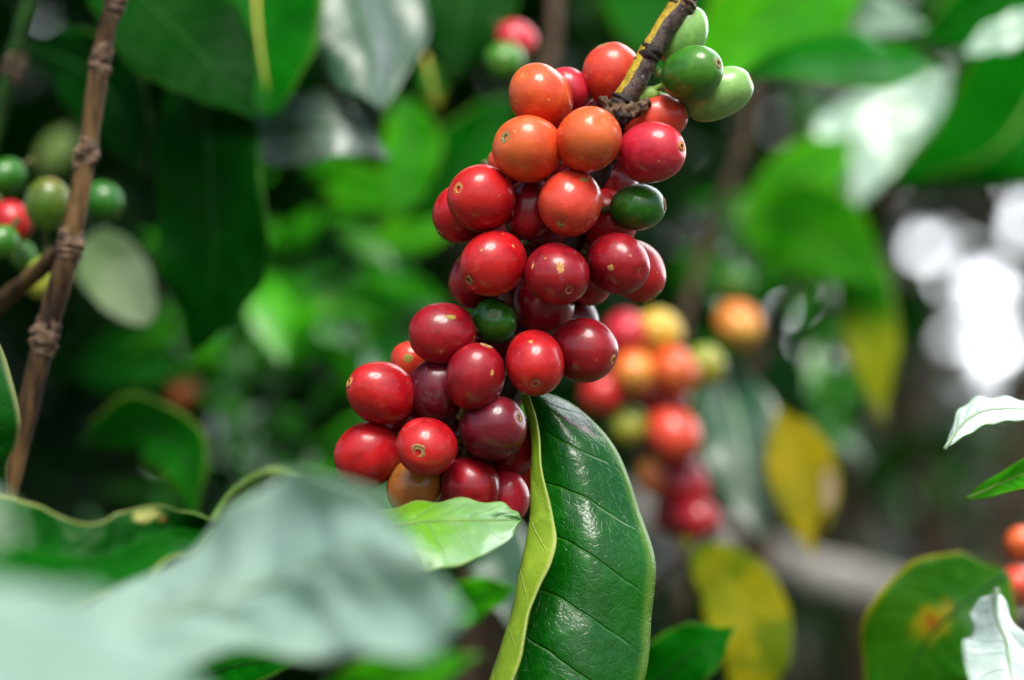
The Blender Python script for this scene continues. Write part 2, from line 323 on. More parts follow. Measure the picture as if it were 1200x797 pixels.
def make_navel(r):                      # raised corky ring, seen end on, z is outwards
    prof = [(r * 1.0, -0.00035), (r * 0.97, 0.00006), (r * 0.86, 0.00016), (r * 0.76, 0.00008), (r * 0.66, 0.00006), (r * 0.56, 0.00022), (r * 0.42, 0.00014), (r * 0.36, -0.0001), (r * 0.30, -0.0005)]
    vs, fs = lathe([(a, b) for a, b in reversed(prof)], 28)
    for v in vs:
        f = 1 + 0.24 * noise.noise(v * 800 + Vector((r * 9000, 0, 0))) + 0.08 * noise.noise(v * 2500)
        v.x *= f; v.y *= f
    return mesh('navel', vs, fs)
def make_pit(r):
    vs, fs = lathe([(0.0, -0.00022), (r * 0.18, -0.0002), (r * 0.30, -0.00005), (r * 0.40, 0.0000)], 20)
    return mesh('pit', vs, fs)
NAVELS = [(make_navel(r), make_pit(r)) for r in (0.0013, 0.0016, 0.0019)]
for (a, b) in NAVELS:
    b.materials.append(M['pit']); 
    for me in (a, b): me.polygons.foreach_set('use_smooth', [True] * len(me.polygons))
NAVEL_SETS = {}
for key in ('navel', 'navel_green', 'navel_orange'):
    NAVEL_SETS[key] = []
    for a, b in NAVELS:
        c = a.copy(); c.materials.clear(); c.materials.append(M[key]); NAVEL_SETS[key].append((c, b))

def tube_mesh(pts, rads, n=12, caps=True, lump=0.0, seed=0.0, steps=6, ref=None, lfreq=260):
    k = (len(pts) - 1) * steps + 1
    C = [cr(pts, i / (k - 1)) for i in range(k)]
    Rr = [cr(rads, i / (k - 1)) for i in range(k)]
    vs, fs, uv = [], [], []
    T0 = (C[1] - C[0]).normalized()
    a = ref or (Vector((0, -1, 0)) if abs(T0.y) < 0.9 else Vector((1, 0, 0)))
    L = 0.0
    for i in range(k):
        T = (C[min(i + 1, k - 1)] - C[max(i - 1, 0)]).normalized()
        a = (a - T * a.dot(T)).normalized(); b = T.cross(a)
        if i: L += (C[i] - C[i - 1]).length
        for j in range(n + 1):
            th = 2 * math.pi * j / n - math.pi
            r = Rr[i]
            if lump:
                dirv = a * math.cos(th) + b * math.sin(th)
                r *= 1 + lump * (noise.noise((C[i] + dirv * r) * lfreq + Vector((seed, 0, 0))) + 0.5 * noise.noise((C[i] + dirv * r) * lfreq * 2.3 + Vector((seed, 9, 0))))
            vs.append(C[i] + (a * math.cos(th) + b * math.sin(th)) * r); uv.append((L * 10, j / n))
    w = n + 1
    for i in range(k - 1):
        for j in range(n): fs.append((i * w + j, i * w + j + 1, (i + 1) * w + j + 1, (i + 1) * w + j))
    if caps:
        for i, rev in ((0, False), (k - 1, True)):
            c = len(vs); vs.append(C[i]); uv.append((0, 0.5))
            for j in range(n):
                f = (c, i * w + j + 1, i * w + j); fs.append(tuple(reversed(f)) if rev else f)
    return vs, fs, uv

def tube(name, pts, rads, mat, parent=None, **kw):
    org = pts[0] if parent is None else None
    vs, fs, uv = tube_mesh(pts, rads, **kw)
    if parent is None:
        o = link(name, mesh(name, [v - org for v in vs], fs, uv), mat); o.location = org
    else:
        inv = parent.matrix_basis.inverted()
        o = link(name, mesh(name, [inv @ v for v in vs], fs, uv), mat, parent)
    return o

def cherry(x, y, rl, rs, nav, color, dz, label, group, d=D0, nkind='navel', nsize=1, scars=(), pedicel=None, hidden_navel=False, lumps=0.07, stem=True):
    """x, y: centre in the photo; rl, rs: half length and half width in photo pixels; nav: (dx, dy, front)"""
    d = d + dz / 1000.0
    if group and group.startswith(('ripe', 'green')): rl *= 1.035; rs *= 1.035
    pm = d / FPX
    a, b = rl * pm, rs * pm
    dx, dy, front = nav
    q = math.hypot(dx, dy) / rl
    if not front: dx, dy = dx * 0.985 / q, dy * 0.985 / q; q = 0.985     # navel just on the rim, stalk hidden behind
    ax = V3(dx / rl, dy / rl, math.sqrt(max(0.0, 1 - q * q))).normalized()
    rot = Vector((0, 0, 1)).rotation_difference(ax)
    spin = random.uniform(0, 6.28)
    mat4 = Matrix.Translation(P(x, y, d)) @ (rot.to_matrix() @ Matrix.Rotation(spin, 3, 'Z')).to_4x4()
    prof = []
    n = 26
    for i in range(n + 1):
        th = math.pi * i / n
        z, r = math.cos(th), max(0.0, math.sin(th))
        r = r ** 0.90
        z = math.copysign(abs(z) ** 1.04, z)
        zz = a * z - 0.0005 * math.exp(-(r / 0.17) ** 2) * (1 if z > 0 else 1.3) * (1 if z > 0 else -1)
        prof.append((b * r if 0 < i < n else 0.0, zz))
    vs, fs = lathe(list(prof), 40)
    sd = Vector((random.uniform(0, 50), random.uniform(0, 50), 0))
    for v in vs:
        v += v.normalized() * ((noise.noise(v * 75 + sd) + 0.25 * noise.noise(v * 190 + sd)) * lumps * b)
        fl = math.cos(2 * math.atan2(v.y, v.x)) * 0.035        # coffee cherries are faintly two-sided
        v.x *= 1 + fl; v.y *= 1 + fl
    o = link('coffee_cherry', mesh('coffee_cherry', vs, [tuple(reversed(f)) for f in fs] if False else fs), CM[color])
    o.matrix_basis = mat4
    tag(o, label, 'coffee cherry', group)
    nm, pit = NAVEL_SETS[nkind][nsize]
    e = bpy.data.objects.new('navel', nm); COL.objects.link(e); e.parent = o; e.location = (0, 0, a - 0.00035)
    e.rotation_euler.z = random.uniform(0, 6)
    p = bpy.data.objects.new('pit', pit); COL.objects.link(p); p.parent = e
    for (sx, sy, w, h, sm) in scars:       # corky blemishes lying on the skin
        dirw = V3(sx / rs, sy / rs, math.sqrt(max(0.05, 1 - (sx * sx + sy * sy) / (rs * rs))))
        dl = (mat4.to_3x3().inverted() @ dirw).normalized()
        t1 = dl.orthogonal().normalized(); upl = mat4.to_3x3().inverted() @ UP
        t2 = (upl - dl * upl.dot(dl)).normalized(); t1 = t2.cross(dl)
        sv, sf = [], []
        def on(vec):
            vec = vec.normalized(); f = 1 / math.sqrt((vec.x ** 2 + vec.y ** 2) / b ** 2 + vec.z ** 2 / a ** 2)
            q_ = vec * f
            q_ += q_.normalized() * ((noise.noise(q_ * 75 + sd) + 0.25 * noise.noise(q_ * 190 + sd)) * lumps * b)
            fl_ = math.cos(2 * math.atan2(q_.y, q_.x)) * 0.035
            q_.x *= 1 + fl_; q_.y *= 1 + fl_
            return q_
        rings, sg = 4, 18
        sv.append(on(dl) * 1.012)
        for i in range(1, rings + 1):
            for j in range(sg):
                th = 2 * math.pi * j / sg
                rr = i / rings * (1 + 0.35 * noise.noise(Vector((math.cos(th) * 1.7, math.sin(th) * 1.7, sx + w))))
                q2 = on(dl + (t1 * math.cos(th) * w + t2 * math.sin(th) * h) * rr / rs)
                sv.append(q2 * (1.012 if i < 3 else (1.009 if i == 3 else 0.990)))
        for j in range(sg):
            sf.append((0, 1 + j, 1 + (j + 1) % sg))
            for i in range(rings - 1):
                A_ = 1 + i * sg; B_ = A_ + sg
                sf.append((A_ + j, B_ + j, B_ + (j + 1) % sg, A_ + (j + 1) % sg))
        s_ = link('blemish', mesh('blemish', sv, sf), M[sm], o)
    if stem:
        base = mat4 @ Vector((0, 0, -a * 0.96))
        if pedicel: pts = [base] + pedicel
        else: pts = [base, base - ax * 0.0014, base - ax * 0.0028 + FWD * 0.0008]
        tube('pedicel', pts, [0.0010] + [0.0008] * (len(pts) - 2) + [0.0011], M['pedicel'] if pedicel else M['stalk'], o, n=8, steps=4)
    return o

G1 = 'ripe cherries of the sharp bunch'
G2 = 'green cherries of the sharp bunch'
G3 = 'blurred cherries of the bunch behind'
G4 = 'blurred cherries at the left edge'
G5 = 'stray blurred cherries'

def DN(x, y, px, py):                   # pedicel end on the branch
    return P(x, y, D0 + px / 1000)
# ---- upper half of the bunch
cherry(634, 114, 41, 36, (-20, -24, 1), 'orange', -3, 'large orange cherry at the upper left top of the sharp bunch', G1, nkind='navel_orange', nsize=0)
cherry(666, 105, 27, 24, (18, 8, 0), 'rose', 9, 'small dusky pink cherry peeping out behind the topmost orange cherry', G1)
cherry(718, 89, 38, 34, (-12, -34, 0), 'coral', 8, 'orange cherry with pale top partly hidden behind the dark branch', G1)
cherry(619, 174, 41, 38, (-27, -11, 1), 'orange', -10, 'orange cherry with its navel on the left, second row of the sharp bunch', G1, nkind='navel_green', nsize=1, scars=((-4, -28, 4, 2, 'scar_green'),))
cherry(690, 163, 40, 37, (14, -17, 1), 'orange', -13, 'round orange cherry below the broken branch end with navel facing the viewer', G1, nkind='navel_orange', nsize=1, scars=((-2, -20, 3, 2, 'scar_green'),))
cherry(763, 179, 42, 34, (36, -6, 1), 'rose', -9, 'oval rosy red cherry at right with its navel on the right end', G1, nkind='navel_orange', nsize=0)
cherry(764, 141, 42, 28, (36, -8, 0), 'coral', 3, 'shaded orange red cherry lying below the green cherries and branch', G1)
cherry(669, 238, 40, 37, (-12, 25, 1), 'coral', -10, 'bright coral cherry in the middle with a dark green navel at its bottom', G1, nkind='navel_green', nsize=0, scars=((15, -26, 7, 3, 'scar_green'),))
cherry(564, 232, 40, 37, (-27, -9, 1), 'red', -8, 'glossy red cherry at upper left with an orange navel on its left', G1, nkind='navel_orange', nsize=1)
cherry(621, 246, 36, 31, (-6, 30, 0), 'deep', -1, 'dark red cherry wedged between the coral cherry and a red one', G1, scars=((-20, 4, 2, 4, 'scar'),))
cherry(542, 251, 36, 33, (-24, 22, 0), 'red', 5, 'red cherry at the left edge tucked behind the red one with orange navel', G1)
cherry(747, 243, 33, 28, (28, -2, 0), 'dkgreen', -3, 'dark green cherry under the oval rosy one at right', G2, stem=True)
cherry(594, 192, 22, 20, (-10, -8, 0), 'coral', 9, 'sliver of orange red cherry behind the second row at left', G1)
cherry(712, 257, 36, 32, (10, 25, 0), 'red', 7, 'shaded red cherry half hidden left of the dark green cherry at right', G1)
# ---- middle
cherry(578, 309, 41, 36, (-29, 21, 1), 'red', -9, 'big red cherry at left middle with a dark navel at lower left', G1, nsize=0, scars=((24, -20, 2, 3, 'scar'),))
cherry(560, 326, 36, 32, (-20, 24, 0), 'deep', 3, 'dark red cherry behind and below the big red one at left middle', G1)
cherry(653, 321, 38, 36, (14, 20, 1), 'deep', -12, 'dark glossy red cherry in the middle with tan scar and open navel', G1, nsize=1, scars=((3, -4, 6, 12, 'scar'), (-29, -8, 2, 4, 'scar')))
cherry(722, 309, 39, 34, (28, 10, 1), 'deep', -6, 'glossy dark red cherry at right middle with small pale navel', G1, nkind='navel_orange', nsize=0, scars=((-8, 6, 5, 4, 'scar'),))
cherry(746, 318, 37, 33, (22, 26, 0), 'red', 5, 'red cherry at the far right edge behind the dark one with pale navel', G1)
cherry(579, 377, 27, 26, (-1, -9, 1), 'dkgreen', -2, 'small dark green cherry in the middle left with round navel facing out', G2, nkind='navel_green', nsize=0)
cherry(637, 356, 38, 34, (4, 30, 0), 'deep', 6, 'shaded dark red cherry in the gap below the scarred one', G1)
cherry(690, 326, 32, 28, (4, 22, 0), 'red', 9, 'sliver of red cherry behind the middle right pair', G1)
# ---- lower half
cherry(519, 391, 39, 34, (-33, 4, 0), 'deep', -6, 'dark red cherry at left just above the lower clump, no navel seen', G1, scars=((10, -20, 8, 4, 'scar_green'),))
cherry(626, 425, 39, 34, (1, 25, 1), 'red', -11, 'round red cherry above the big leaf with curled navel at its bottom', G1, nsize=1, scars=((-4, -24, 3, 3, 'scar'),))
cherry(684, 410, 39, 36, (35, 12, 1), 'deep', -4, 'wine red cherry at lower right with broad glossy streaks, above the leaf', G1, nkind='navel_orange', nsize=0)
cherry(557, 441, 39, 34, (12, -33, 0), 'deep', -12, 'dark wine red oval cherry standing in front in the lower clump', G1, scars=((20, -4, 3, 4, 'scar'),))
cherry(514, 455, 37, 34, (-10, 30, 0), 'maroon', -3, 'shaded dark red cherry behind the wine red oval one at lower left', G1)
cherry(481, 426, 25, 23, (-8, -20, 0), 'coral', 9, 'small pinkish orange cherry behind the lower left clump', G1, scars=((-2, -6, 7, 6, 'scar_green'),))
cherry(446, 461, 42, 35, (-37, -14, 1), 'red', -6, 'bright red oval cherry at the left tip of the lower clump', G1, nkind='navel_orange', nsize=0)
cherry(431, 534, 40, 37, (-28, 18, 0), 'red', -2, 'lowest left red cherry dipping into the blurred pale leaf', G1)
cherry(501, 523, 38, 34, (-10, 6, 1), 'red', -15, 'front red cherry with a tan ringed navel facing the viewer', G1, nsize=2)
cherry(577, 502, 40, 37, (32, -14, 1), 'maroon', -9, 'blackish maroon cherry with a pale navel at its right edge', G1, nsize=0, nkind='navel')
cherry(598, 520, 37, 33, (10, 28, 0), 'deep', 3, 'dark red cherry right behind the blackish maroon one', G1)
cherry(486, 572, 34, 30, (-10, 28, 0), 'bronze', -3, 'brownish orange cherry at the bottom of the bunch', G1)
cherry(553, 574, 38, 35, (6, 34, 0), 'deep', -5, 'dark pinkish red cherry just above the small pale leaf', G1)
cherry(593, 582, 31, 26, (6, 28, 0), 'rose', 0, 'narrow pinkish red cherry at the bottom right beside the curled leaf', G1)
cherry(607, 559, 28, 26, (10, 20, 0), 'red', 7, 'red cherry just showing left of the curled leaf margin', G1)
cherry(480, 492, 28, 26, (-10, 20, 0), 'deep', 6, 'sliver of dark red cherry between the lower left cherries', G1)
cherry(545, 530, 30, 28, (0, 20, 0), 'maroon', 8, 'deep shaded cherry in the core of the lower clump', G1)
# ---- fruit on the far side; dark skins paint shade into the gaps
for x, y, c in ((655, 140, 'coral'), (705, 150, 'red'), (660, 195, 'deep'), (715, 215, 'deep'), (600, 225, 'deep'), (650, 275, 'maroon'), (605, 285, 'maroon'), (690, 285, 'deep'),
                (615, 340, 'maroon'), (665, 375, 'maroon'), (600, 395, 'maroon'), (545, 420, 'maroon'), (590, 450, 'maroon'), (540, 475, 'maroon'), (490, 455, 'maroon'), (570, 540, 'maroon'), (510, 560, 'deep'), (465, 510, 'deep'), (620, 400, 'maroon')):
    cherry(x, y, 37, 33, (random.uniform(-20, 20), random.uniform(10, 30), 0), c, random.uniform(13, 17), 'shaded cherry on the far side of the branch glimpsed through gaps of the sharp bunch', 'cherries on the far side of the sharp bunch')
# ---- green cherries at the branch
cherry(800, 42, 37, 27, (14, -33, 0), 'palegreen', 6, 'uppermost pale green cherry behind the branch at top', G2, pedicel=[P(783, 82, .603), P(768, 86, .602)])
cherry(812, 86, 38, 30, (29, -10, 1), 'green', -6, 'middle green cherry with small navel, in front at the branch', G2, nkind='navel_green', nsize=0, pedicel=[P(772, 103, .600), P(762, 108, .601)])
cherry(841, 110, 42, 29, (36, -16, 0), 'palegreen', 3, 'green cherry farthest right at the branch, pale on top', G2, pedicel=[P(786, 116, .603), P(764, 110, .603)])
# ---- blurred bunch behind (right)
BD = 0.84
for x, y, rl, rs, nv, c, dz, lab in [
    (733, 392, 25, 23, (8, 10, 1), 'rose', 0, 'blurred pinkish red cherry, upper left of the bunch behind'),
    (771, 390, 27, 25, (-8, 6, 1), 'yellow', 4, 'blurred yellow cherry at the top of the bunch behind'),
    (743, 436, 24, 23, (4, 10, 1), 'blush', -6, 'blurred yellowish orange cherry in the bunch behind'),
    (791, 435, 27, 25, (8, 8, 1), 'orange', -8, 'blurred orange red cherry in the centre of the bunch behind'),
    (826, 428, 23, 20, (12, 6, 1), 'yelgreen', 2, 'blurred yellow green cherry at the right of the bunch behind'),
    (707, 461, 25, 23, (-8, 10, 1), 'red', -2, 'blurred red cherry beside the sharp leaf, left of the bunch behind'),
    (738, 497, 25, 22, (4, 14, 1), 'yelgreen', 2, 'blurred green cherry hanging low in the bunch behind'),
    (789, 507, 34, 28, (14, 22, 1), 'coral', -6, 'blurred large salmon orange cherry in the lower bunch behind'),
    (768, 556, 26, 21, (2, 18, 1), 'bronze', 4, 'blurred brownish yellow cherry low in the bunch behind'),
    (801, 568, 33, 27, (10, 20, 0), 'deep', 2, 'blurred dark red cherry low in the bunch behind'),
    (817, 610, 28, 25, (14, 12, 1), 'deep', -2, 'blurred crimson cherry at the bottom of the bunch behind'),
]:
    cherry(x, y, rl * 1.13, rs * 1.13, nv, c, dz, lab, G3, d=BD, stem=True, nsize=0)
for x, y, c in ((758, 468, 'deep'), (770, 530, 'maroon'), (795, 545, 'maroon'), (748, 412, 'deep'), (792, 598, 'deep'), (783, 470, 'deep')):  # dark skins put the shade of the core into the fruit colour
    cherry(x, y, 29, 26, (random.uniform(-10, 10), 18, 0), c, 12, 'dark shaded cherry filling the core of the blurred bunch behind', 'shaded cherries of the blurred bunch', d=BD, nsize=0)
cherry(866, 381, 31, 27, (6, 16, 1), 'blush', 0, 'blurred orange cherry with yellow side, single on the right', G5, d=0.90)
cherry(859, 331, 27, 24, (-4, 8, 1), 'green', 0, 'blurred green cherry above the single orange cherry', G5, d=0.92)
cherry(884, 256, 27, 24, (6, 6, 1), 'palegreen', 0, 'blurred pale green cherry under the bright leaves at right', G5, d=0.98)
cherry(606, 46, 25, 21, (8, 6, 0), 'rose', 0, 'blurred pink cherry above the bunch at the top', G5, d=0.78)
cherry(592, 71, 26, 23, (-6, 6, 1), 'green', 0, 'blurred dull green cherry just below the blurred pink one at the top', G5, d=0.77, nsize=0)
cherry(1196, 636, 20, 19, (-4, 6, 1), 'orange', 0, 'upper one of two orange cherries cut by the right edge', G5, d=0.72)
cherry(1192, 686, 25, 24, (-4, 8, 1), 'coral', 0, 'lower one of two orange cherries cut by the right edge', G5, d=0.72)
cherry(68, 712, 27, 22, (-8, 4, 0), 'rose', 0, 'blurred pinkish red cherry under the dark wavy leaf at lower left', G5, d=0.66)
cherry(215, 457, 22, 20, (2, 8, 1), 'bronze', 0, 'faint brownish red cherry deep in the dark foliage at left', G5, d=0.98)
# ---- cherries at the left edge
for x, y, rl, rs, nv, c, dd, lab in [
    (57, 240, 32, 27, (4, -26, 0), 'limegreen', 0.68, 'green cherry left of the brown stem, tinged yellow'),
    (121, 236, 25, 23, (8, 6, 0), 'dkgreen', 0.70, 'darker green cherry right of the brown stem'),
    (14, 260, 26, 23, (4, 6, 0), 'red', 0.69, 'red cherry at the left edge among green ones'),
    (7, 209, 26, 23, (-8, 6, 0), 'dkgreen', 0.70, 'dark green cherry above the red one at the left edge'),
    (3, 283, 20, 19, (-4, 6, 0), 'green', 0.67, 'small green cherry below the red one at the left edge'),
    (48, 325, 26, 19, (-4, 22, 0), 'yelgreen', 0.68, 'yellow green cherry beside the brown stem below the side twig'),
    (28, 300, 18, 15, (4, 12, 0), 'green', 0.70, 'small green cherry above the side twig at the left edge'),
    (66, 180, 30, 20, (-12, 22, 0), 'dullgreen', 1.02, 'blurred yellowish green young fruit above the left cherries'),
]:
    cherry(x, y, rl, rs, nv, c, 0, lab, G4, d=dd, nsize=0)

# ---------------------------------------------------------------- leaves
def leaf_from_columns(label, cols, vcoords, upper, under=None, rib=None, nu=40, nv=18, wave=0.0, wfreq=5.0, seed=0.0, flip=False,
                      thick=SQ, group=None, ribrad=0.0006, petiole=None, name='coffee_leaf', ripple=0.0008, corr=0.0, midcol=None, cat='leaf'):
    """cols: polylines of world points, base to tip, ordered from left margin to right margin"""
    nc = len(cols)
    org = cr(cols[nc // 2], 0.0)
    vs, uv, fs = [], [], []
    grid = []
    for i in range(nu + 1):
        t = i / nu
        pts = [cr(c, t) for c in cols]
        row = []
        for j in range(nv + 1):
            row.append((cr(pts, j / nv), t, cr(vcoords, j / nv)))
        grid.append(row)
    # normals for the waves
    for i in range(nu + 1):
        for j in range(nv + 1):
            p, t, v = grid[i][j]
            a = grid[min(i + 1, nu)][j][0] - grid[max(i - 1, 0)][j][0]
            b = grid[i][min(j + 1, nv)][0] - grid[i][max(j - 1, 0)][0]
            n = b.cross(a)
            n = n.normalized() if n.length > 1e-12 else -FWD
            h = wave * (abs(v) ** 2.2) * math.sin(t * wfreq * 6.283 + (2.1 if v > 0 else 0.0) + seed) * math.sin(math.pi * min(1, max(0, t)))
            h += ripple * noise.noise(p * 60 + Vector((seed, 3, 1))) * math.sin(math.pi * t) 
            h += corr * math.sin(t * 6.283 * 6.5 - abs(v) * 5.0) * math.sin(math.pi * t) * (1 - abs(v) ** 4)
            vs.append(p + n * h - org); uv.append((t, max(-1, min(1, v)) * 0.5 + 0.5))
    w = nv + 1
    # the waxy upper side faces the way most of the blade is seen, unless asked otherwise
    tot = 0.0
    for i in range(nu):
        for j in range(nv):
            a, b, c = grid[i][j][0], grid[i][j + 1][0], grid[i + 1][j][0]
            tot += (b - a).cross(c - a).dot(CAM - a)
    rev = (tot < 0) != flip
    for i in range(nu):
        for j in range(nv):
            f = (i * w + j, i * w + j + 1, (i + 1) * w + j + 1, (i + 1) * w + j)
            fs.append(tuple(reversed(f)) if rev else f)
    me = mesh(name, vs, fs, uv)
    o = link(name, me, [upper, under or upper]); o.location = org
    md = o.modifiers.new('solidify', 'SOLIDIFY'); md.thickness = thick; md.offset = -1; md.material_offset = 1; md.material_offset_rim = 1
    tag(o, label, cat, group)
    # midrib follows the v = 0 line
    if rib is not None:
        k = min(range(nv + 1), key=lambda j: abs(grid[nu // 2][j][2]))
        pts = [vs[i * w + k] + org for i in range(0, nu - 1, 3)]
        n_ = len(pts)
        tube('midrib', pts, [ribrad * (1.3 - 1.05 * i / (n_ - 1)) for i in range(n_)], rib, o, n=8, steps=2)
    if petiole:
        tube('petiole', petiole, [0.0011, 0.001, 0.001] if len(petiole) == 3 else [0.0011] * len(petiole), M['petiole'], o, n=10, steps=6)
    return o

SHAPE = [(0, 0.04), (0.06, 0.20), (0.2, 0.68), (0.38, 0.97), (0.5, 1.0), (0.65, 0.88), (0.8, 0.56), (0.9, 0.24), (0.96, 0.09), (1.0, 0.0)]
def leaf(label, spine, W, mat, under='under_g', roll=0.0, cup=0.15, rib='midrib_dark', wave=0.0015, wfreq=3.0, group=None, flip=False, shape=SHAPE, seed=None, ribrad=0.0007, nu=30, petiole=None, bal=0.0):
    """spine: (x, y, depth) base to tip; W: full width in photo pixels at that depth; roll turns the blade about its spine"""
    S = [P(*s) for s in spine]
    n = 16
    r0, r1 = roll if isinstance(roll, tuple) else (roll, roll)
    cols = [[] for _ in range(5)]
    dm = sum(s[2] for s in spine) / len(spine)
    for i in range(n + 1):
        t = i / n
        p = cr(S, t)
        T = (cr(S, min(1, t + 0.03)) - cr(S, max(0, t - 0.03))).normalized()
        Vw = (CAM - p).normalized()
        A = T.cross(Vw).normalized()
        A = Matrix.Rotation(R(r0 + (r1 - r0) * t), 3, T) @ A
        N = A.cross(T)
        if N.dot(Vw) < 0: N = -N
        h = 0.5 * W * dm / FPX * interp(shape, t)
        for c, v in zip(cols, (-1, -0.5, 0, 0.5, 1)):
            c.append(p + A * (h * (v + bal)) + N * (cup * h * (abs(v) ** 1.3)))
    if seed is None: seed = random.uniform(0, 50)
    return leaf_from_columns(label, cols, [-1.0, -0.5, 0.0, 0.5, 1.0], M[mat], M[under], M[rib] if rib else None, nu=nu, nv=12, wave=wave, wfreq=wfreq, seed=seed, flip=flip, group=group, ribrad=ribrad, petiole=petiole)

def cols_px(*cs):
    return [[P(*q) for q in c] for c in cs]

# the big sharp leaf, left half rolled forward so that its yellow green underside shows
def resample(pts, n):
    d_ = [0.0]
    for p, q in zip(pts, pts[1:]): d_.append(d_[-1] + math.dist(p, q))
    out = []
    for i in range(n):
        t = d_[-1] * i / (n - 1); k = 0
        while k < len(d_) - 2 and d_[k + 1] < t: k += 1
        f = (t - d_[k]) / (d_[k + 1] - d_[k]); out.append((pts[k][0] + (pts[k + 1][0] - pts[k][0]) * f, pts[k][1] + (pts[k + 1][1] - pts[k][1]) * f))
    return out
NR = 17
fold = resample([(611, 462), (619, 490), (624, 516), (626, 561), (624, 610), (615, 655), (605, 695), (594, 735), (585, 771), (570, 820), (556, 870), (552, 905)], NR)
inner = resample([(621, 464), (633, 507), (638, 552), (645, 596), (651, 622), (653, 640), (648, 660), (634, 682), (620, 708), (617, 735), (617, 762), (606, 788), (590, 830), (570, 880), (560, 908)], NR)
right = resample([(634, 458), (652, 462), (668, 471), (683, 482), (699, 496), (713, 512), (723, 528), (733, 548), (745, 577), (753, 601), (761, 630), (766, 655), (768, 690), (768, 708), (765, 740), (761, 765), (756, 790), (744, 835), (708, 890), (640, 930)], NR)
mid = resample([(617, 462), (626, 500), (631, 540), (634, 590), (633, 640), (626, 690), (614, 740), (604, 790), (596, 840), (598, 900), (606, 925)], NR)
rc, c75, c5, c25, mc, fc, ic = [], [], [], [], [], [], []
for i in range(NR):
    m, r = mid[i], right[i]; q = i / (NR - 1)
    def lerp(f, dd): return P(m[0] + (r[0] - m[0]) * f, m[1] + (r[1] - m[1]) * f, dd)
    base = 0.602 - 0.026 * q - 0.004 * math.sin(math.pi * q)
    rc.append(lerp(1.0, base + 0.007)); c75.append(lerp(0.75, base + 0.0025)); c5.append(lerp(0.5, base + 0.000)); c25.append(lerp(0.25, base + 0.001))
    mc.append(lerp(0, base + 0.003))
    fc.append(P(*fold[i], base - 0.003))
    ic.append(P(inner[i][0], inner[i][1], base - 0.0075))
leaf_from_columns('large sharp glossy dark green leaf hanging below the bunch, left margin rolled over yellow green', [rc, c75, c5, c25, mc, fc, ic],
                  [1.0, 0.75, 0.5, 0.25, 0.0, -0.42, -1.0], M['main'], M['under'], M['midrib_green'], nu=72, nv=36, wave=0.0006, wfreq=4, seed=1.0, ripple=0.0012, ribrad=0.0006,
                  group='in focus leaves', petiole=[P(617, 463, .603), P(613, 452, .606), P(622, 440, .608)])

# small pale young leaf in front of the bunch's foot
top = [(420, 612, .566), (450, 597, .570), (490, 588, .573), (534, 584, .576), (579, 587, .579), (603, 597, .581), (611, 607, .582)]
midl = [(418, 622, .560), (450, 618, .562), (492, 612, .563), (530, 609, .566), (570, 609, .572), (598, 609, .578), (611, 608.5, .582)]
bot = [(425, 645, .548), (455, 662, .549), (490, 669, .550), (525, 666, .552), (563, 653, .558), (597, 632, .570), (611, 610, .581)]
def midp(a, b, k=0.0): return [((p[0] + q[0]) / 2, (p[1] + q[1]) / 2, (p[2] + q[2]) / 2 + k) for p, q in zip(a, b)]
leaf_from_columns('small pale young leaf with yellow green base lying in front of the bunch', cols_px(top, midp(top, midl, -.001), midl, midp(midl, bot, -.0015), bot),
                  [-1.0, -0.5, 0.0, 0.5, 1.0], M['young'], M['under_g'], M['midrib_green'], nu=40, nv=20, wave=0.0006, seed=4, group='in focus leaves', ribrad=0.0005)

# foreground leaves
a = [(60, 740, .478), (150, 682, .480), (235, 630, .476), (300, 578, .460), (345, 548, .446), (420, 570, .430), (470, 612, .420)]
b = [(60, 770, .462), (165, 738, .458), (260, 702, .450), (345, 668, .438), (410, 650, .426), (462, 650, .416), (500, 655, .410)]
c = [(70, 797, .446), (190, 782, .442), (290, 768, .432), (380, 768, .422), (450, 772, .412), (510, 764, .405), (545, 722, .400)]
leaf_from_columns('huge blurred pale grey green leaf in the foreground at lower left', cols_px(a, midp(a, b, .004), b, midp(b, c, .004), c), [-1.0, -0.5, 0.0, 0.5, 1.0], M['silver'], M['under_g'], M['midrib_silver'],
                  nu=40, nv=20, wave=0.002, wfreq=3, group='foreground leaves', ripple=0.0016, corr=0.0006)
leaf('blurred pale leaf filling the bottom left corner', [(-160, 700, .36), (40, 770, .33), (260, 840, .31)], 190, 'silver', roll=-30, cup=0.1, rib='midrib_silver', group='foreground leaves')
leaf('blurred yellowish leaf tip at the left edge in the foreground', [(-130, 560, .34), (-40, 600, .36), (34, 628, .385)], 80, 'young', roll=-20, rib='midrib_green', group='foreground leaves')
a = [(-90, 580, .53), (0, 578, .53), (40, 590, .53), (75, 606, .525), (115, 612, .525), (140, 600, .53), (180, 592, .535), (215, 600, .54), (252, 612, .54)]
c = [(-90, 700, .51), (0, 706, .50), (40, 708, .50), (85, 706, .50), (130, 697, .505), (165, 680, .51), (205, 655, .52), (230, 638, .53), (252, 616, .54)]
b = midp(a, c, .008)
leaf_from_columns('dark green leaf with a wavy pale rimmed upper edge at lower left', cols_px(a, midp(a, b), b, midp(b, c), c), [-1.0, -0.5, 0.0, 0.5, 1.0], M['rimblotch'], M['under_g'], None,
                  nu=50, nv=16, wave=0.0012, wfreq=4, group='foreground leaves', petiole=[P(250, 612, .54), P(275, 578, .535), P(312, 555, .52), P(350, 556, .50)], flip=False)
a = [(-40, 330, .60), (0, 402, .58), (14, 445, .57), (24, 490, .565), (20, 520, .565), (9, 545, .565), (9, 590, .57)]
c = [(-140, 360, .57), (-130, 420, .55), (-120, 460, .55), (-110, 490, .55), (-100, 530, .55), (-80, 570, .55), (0, 600, .57)]
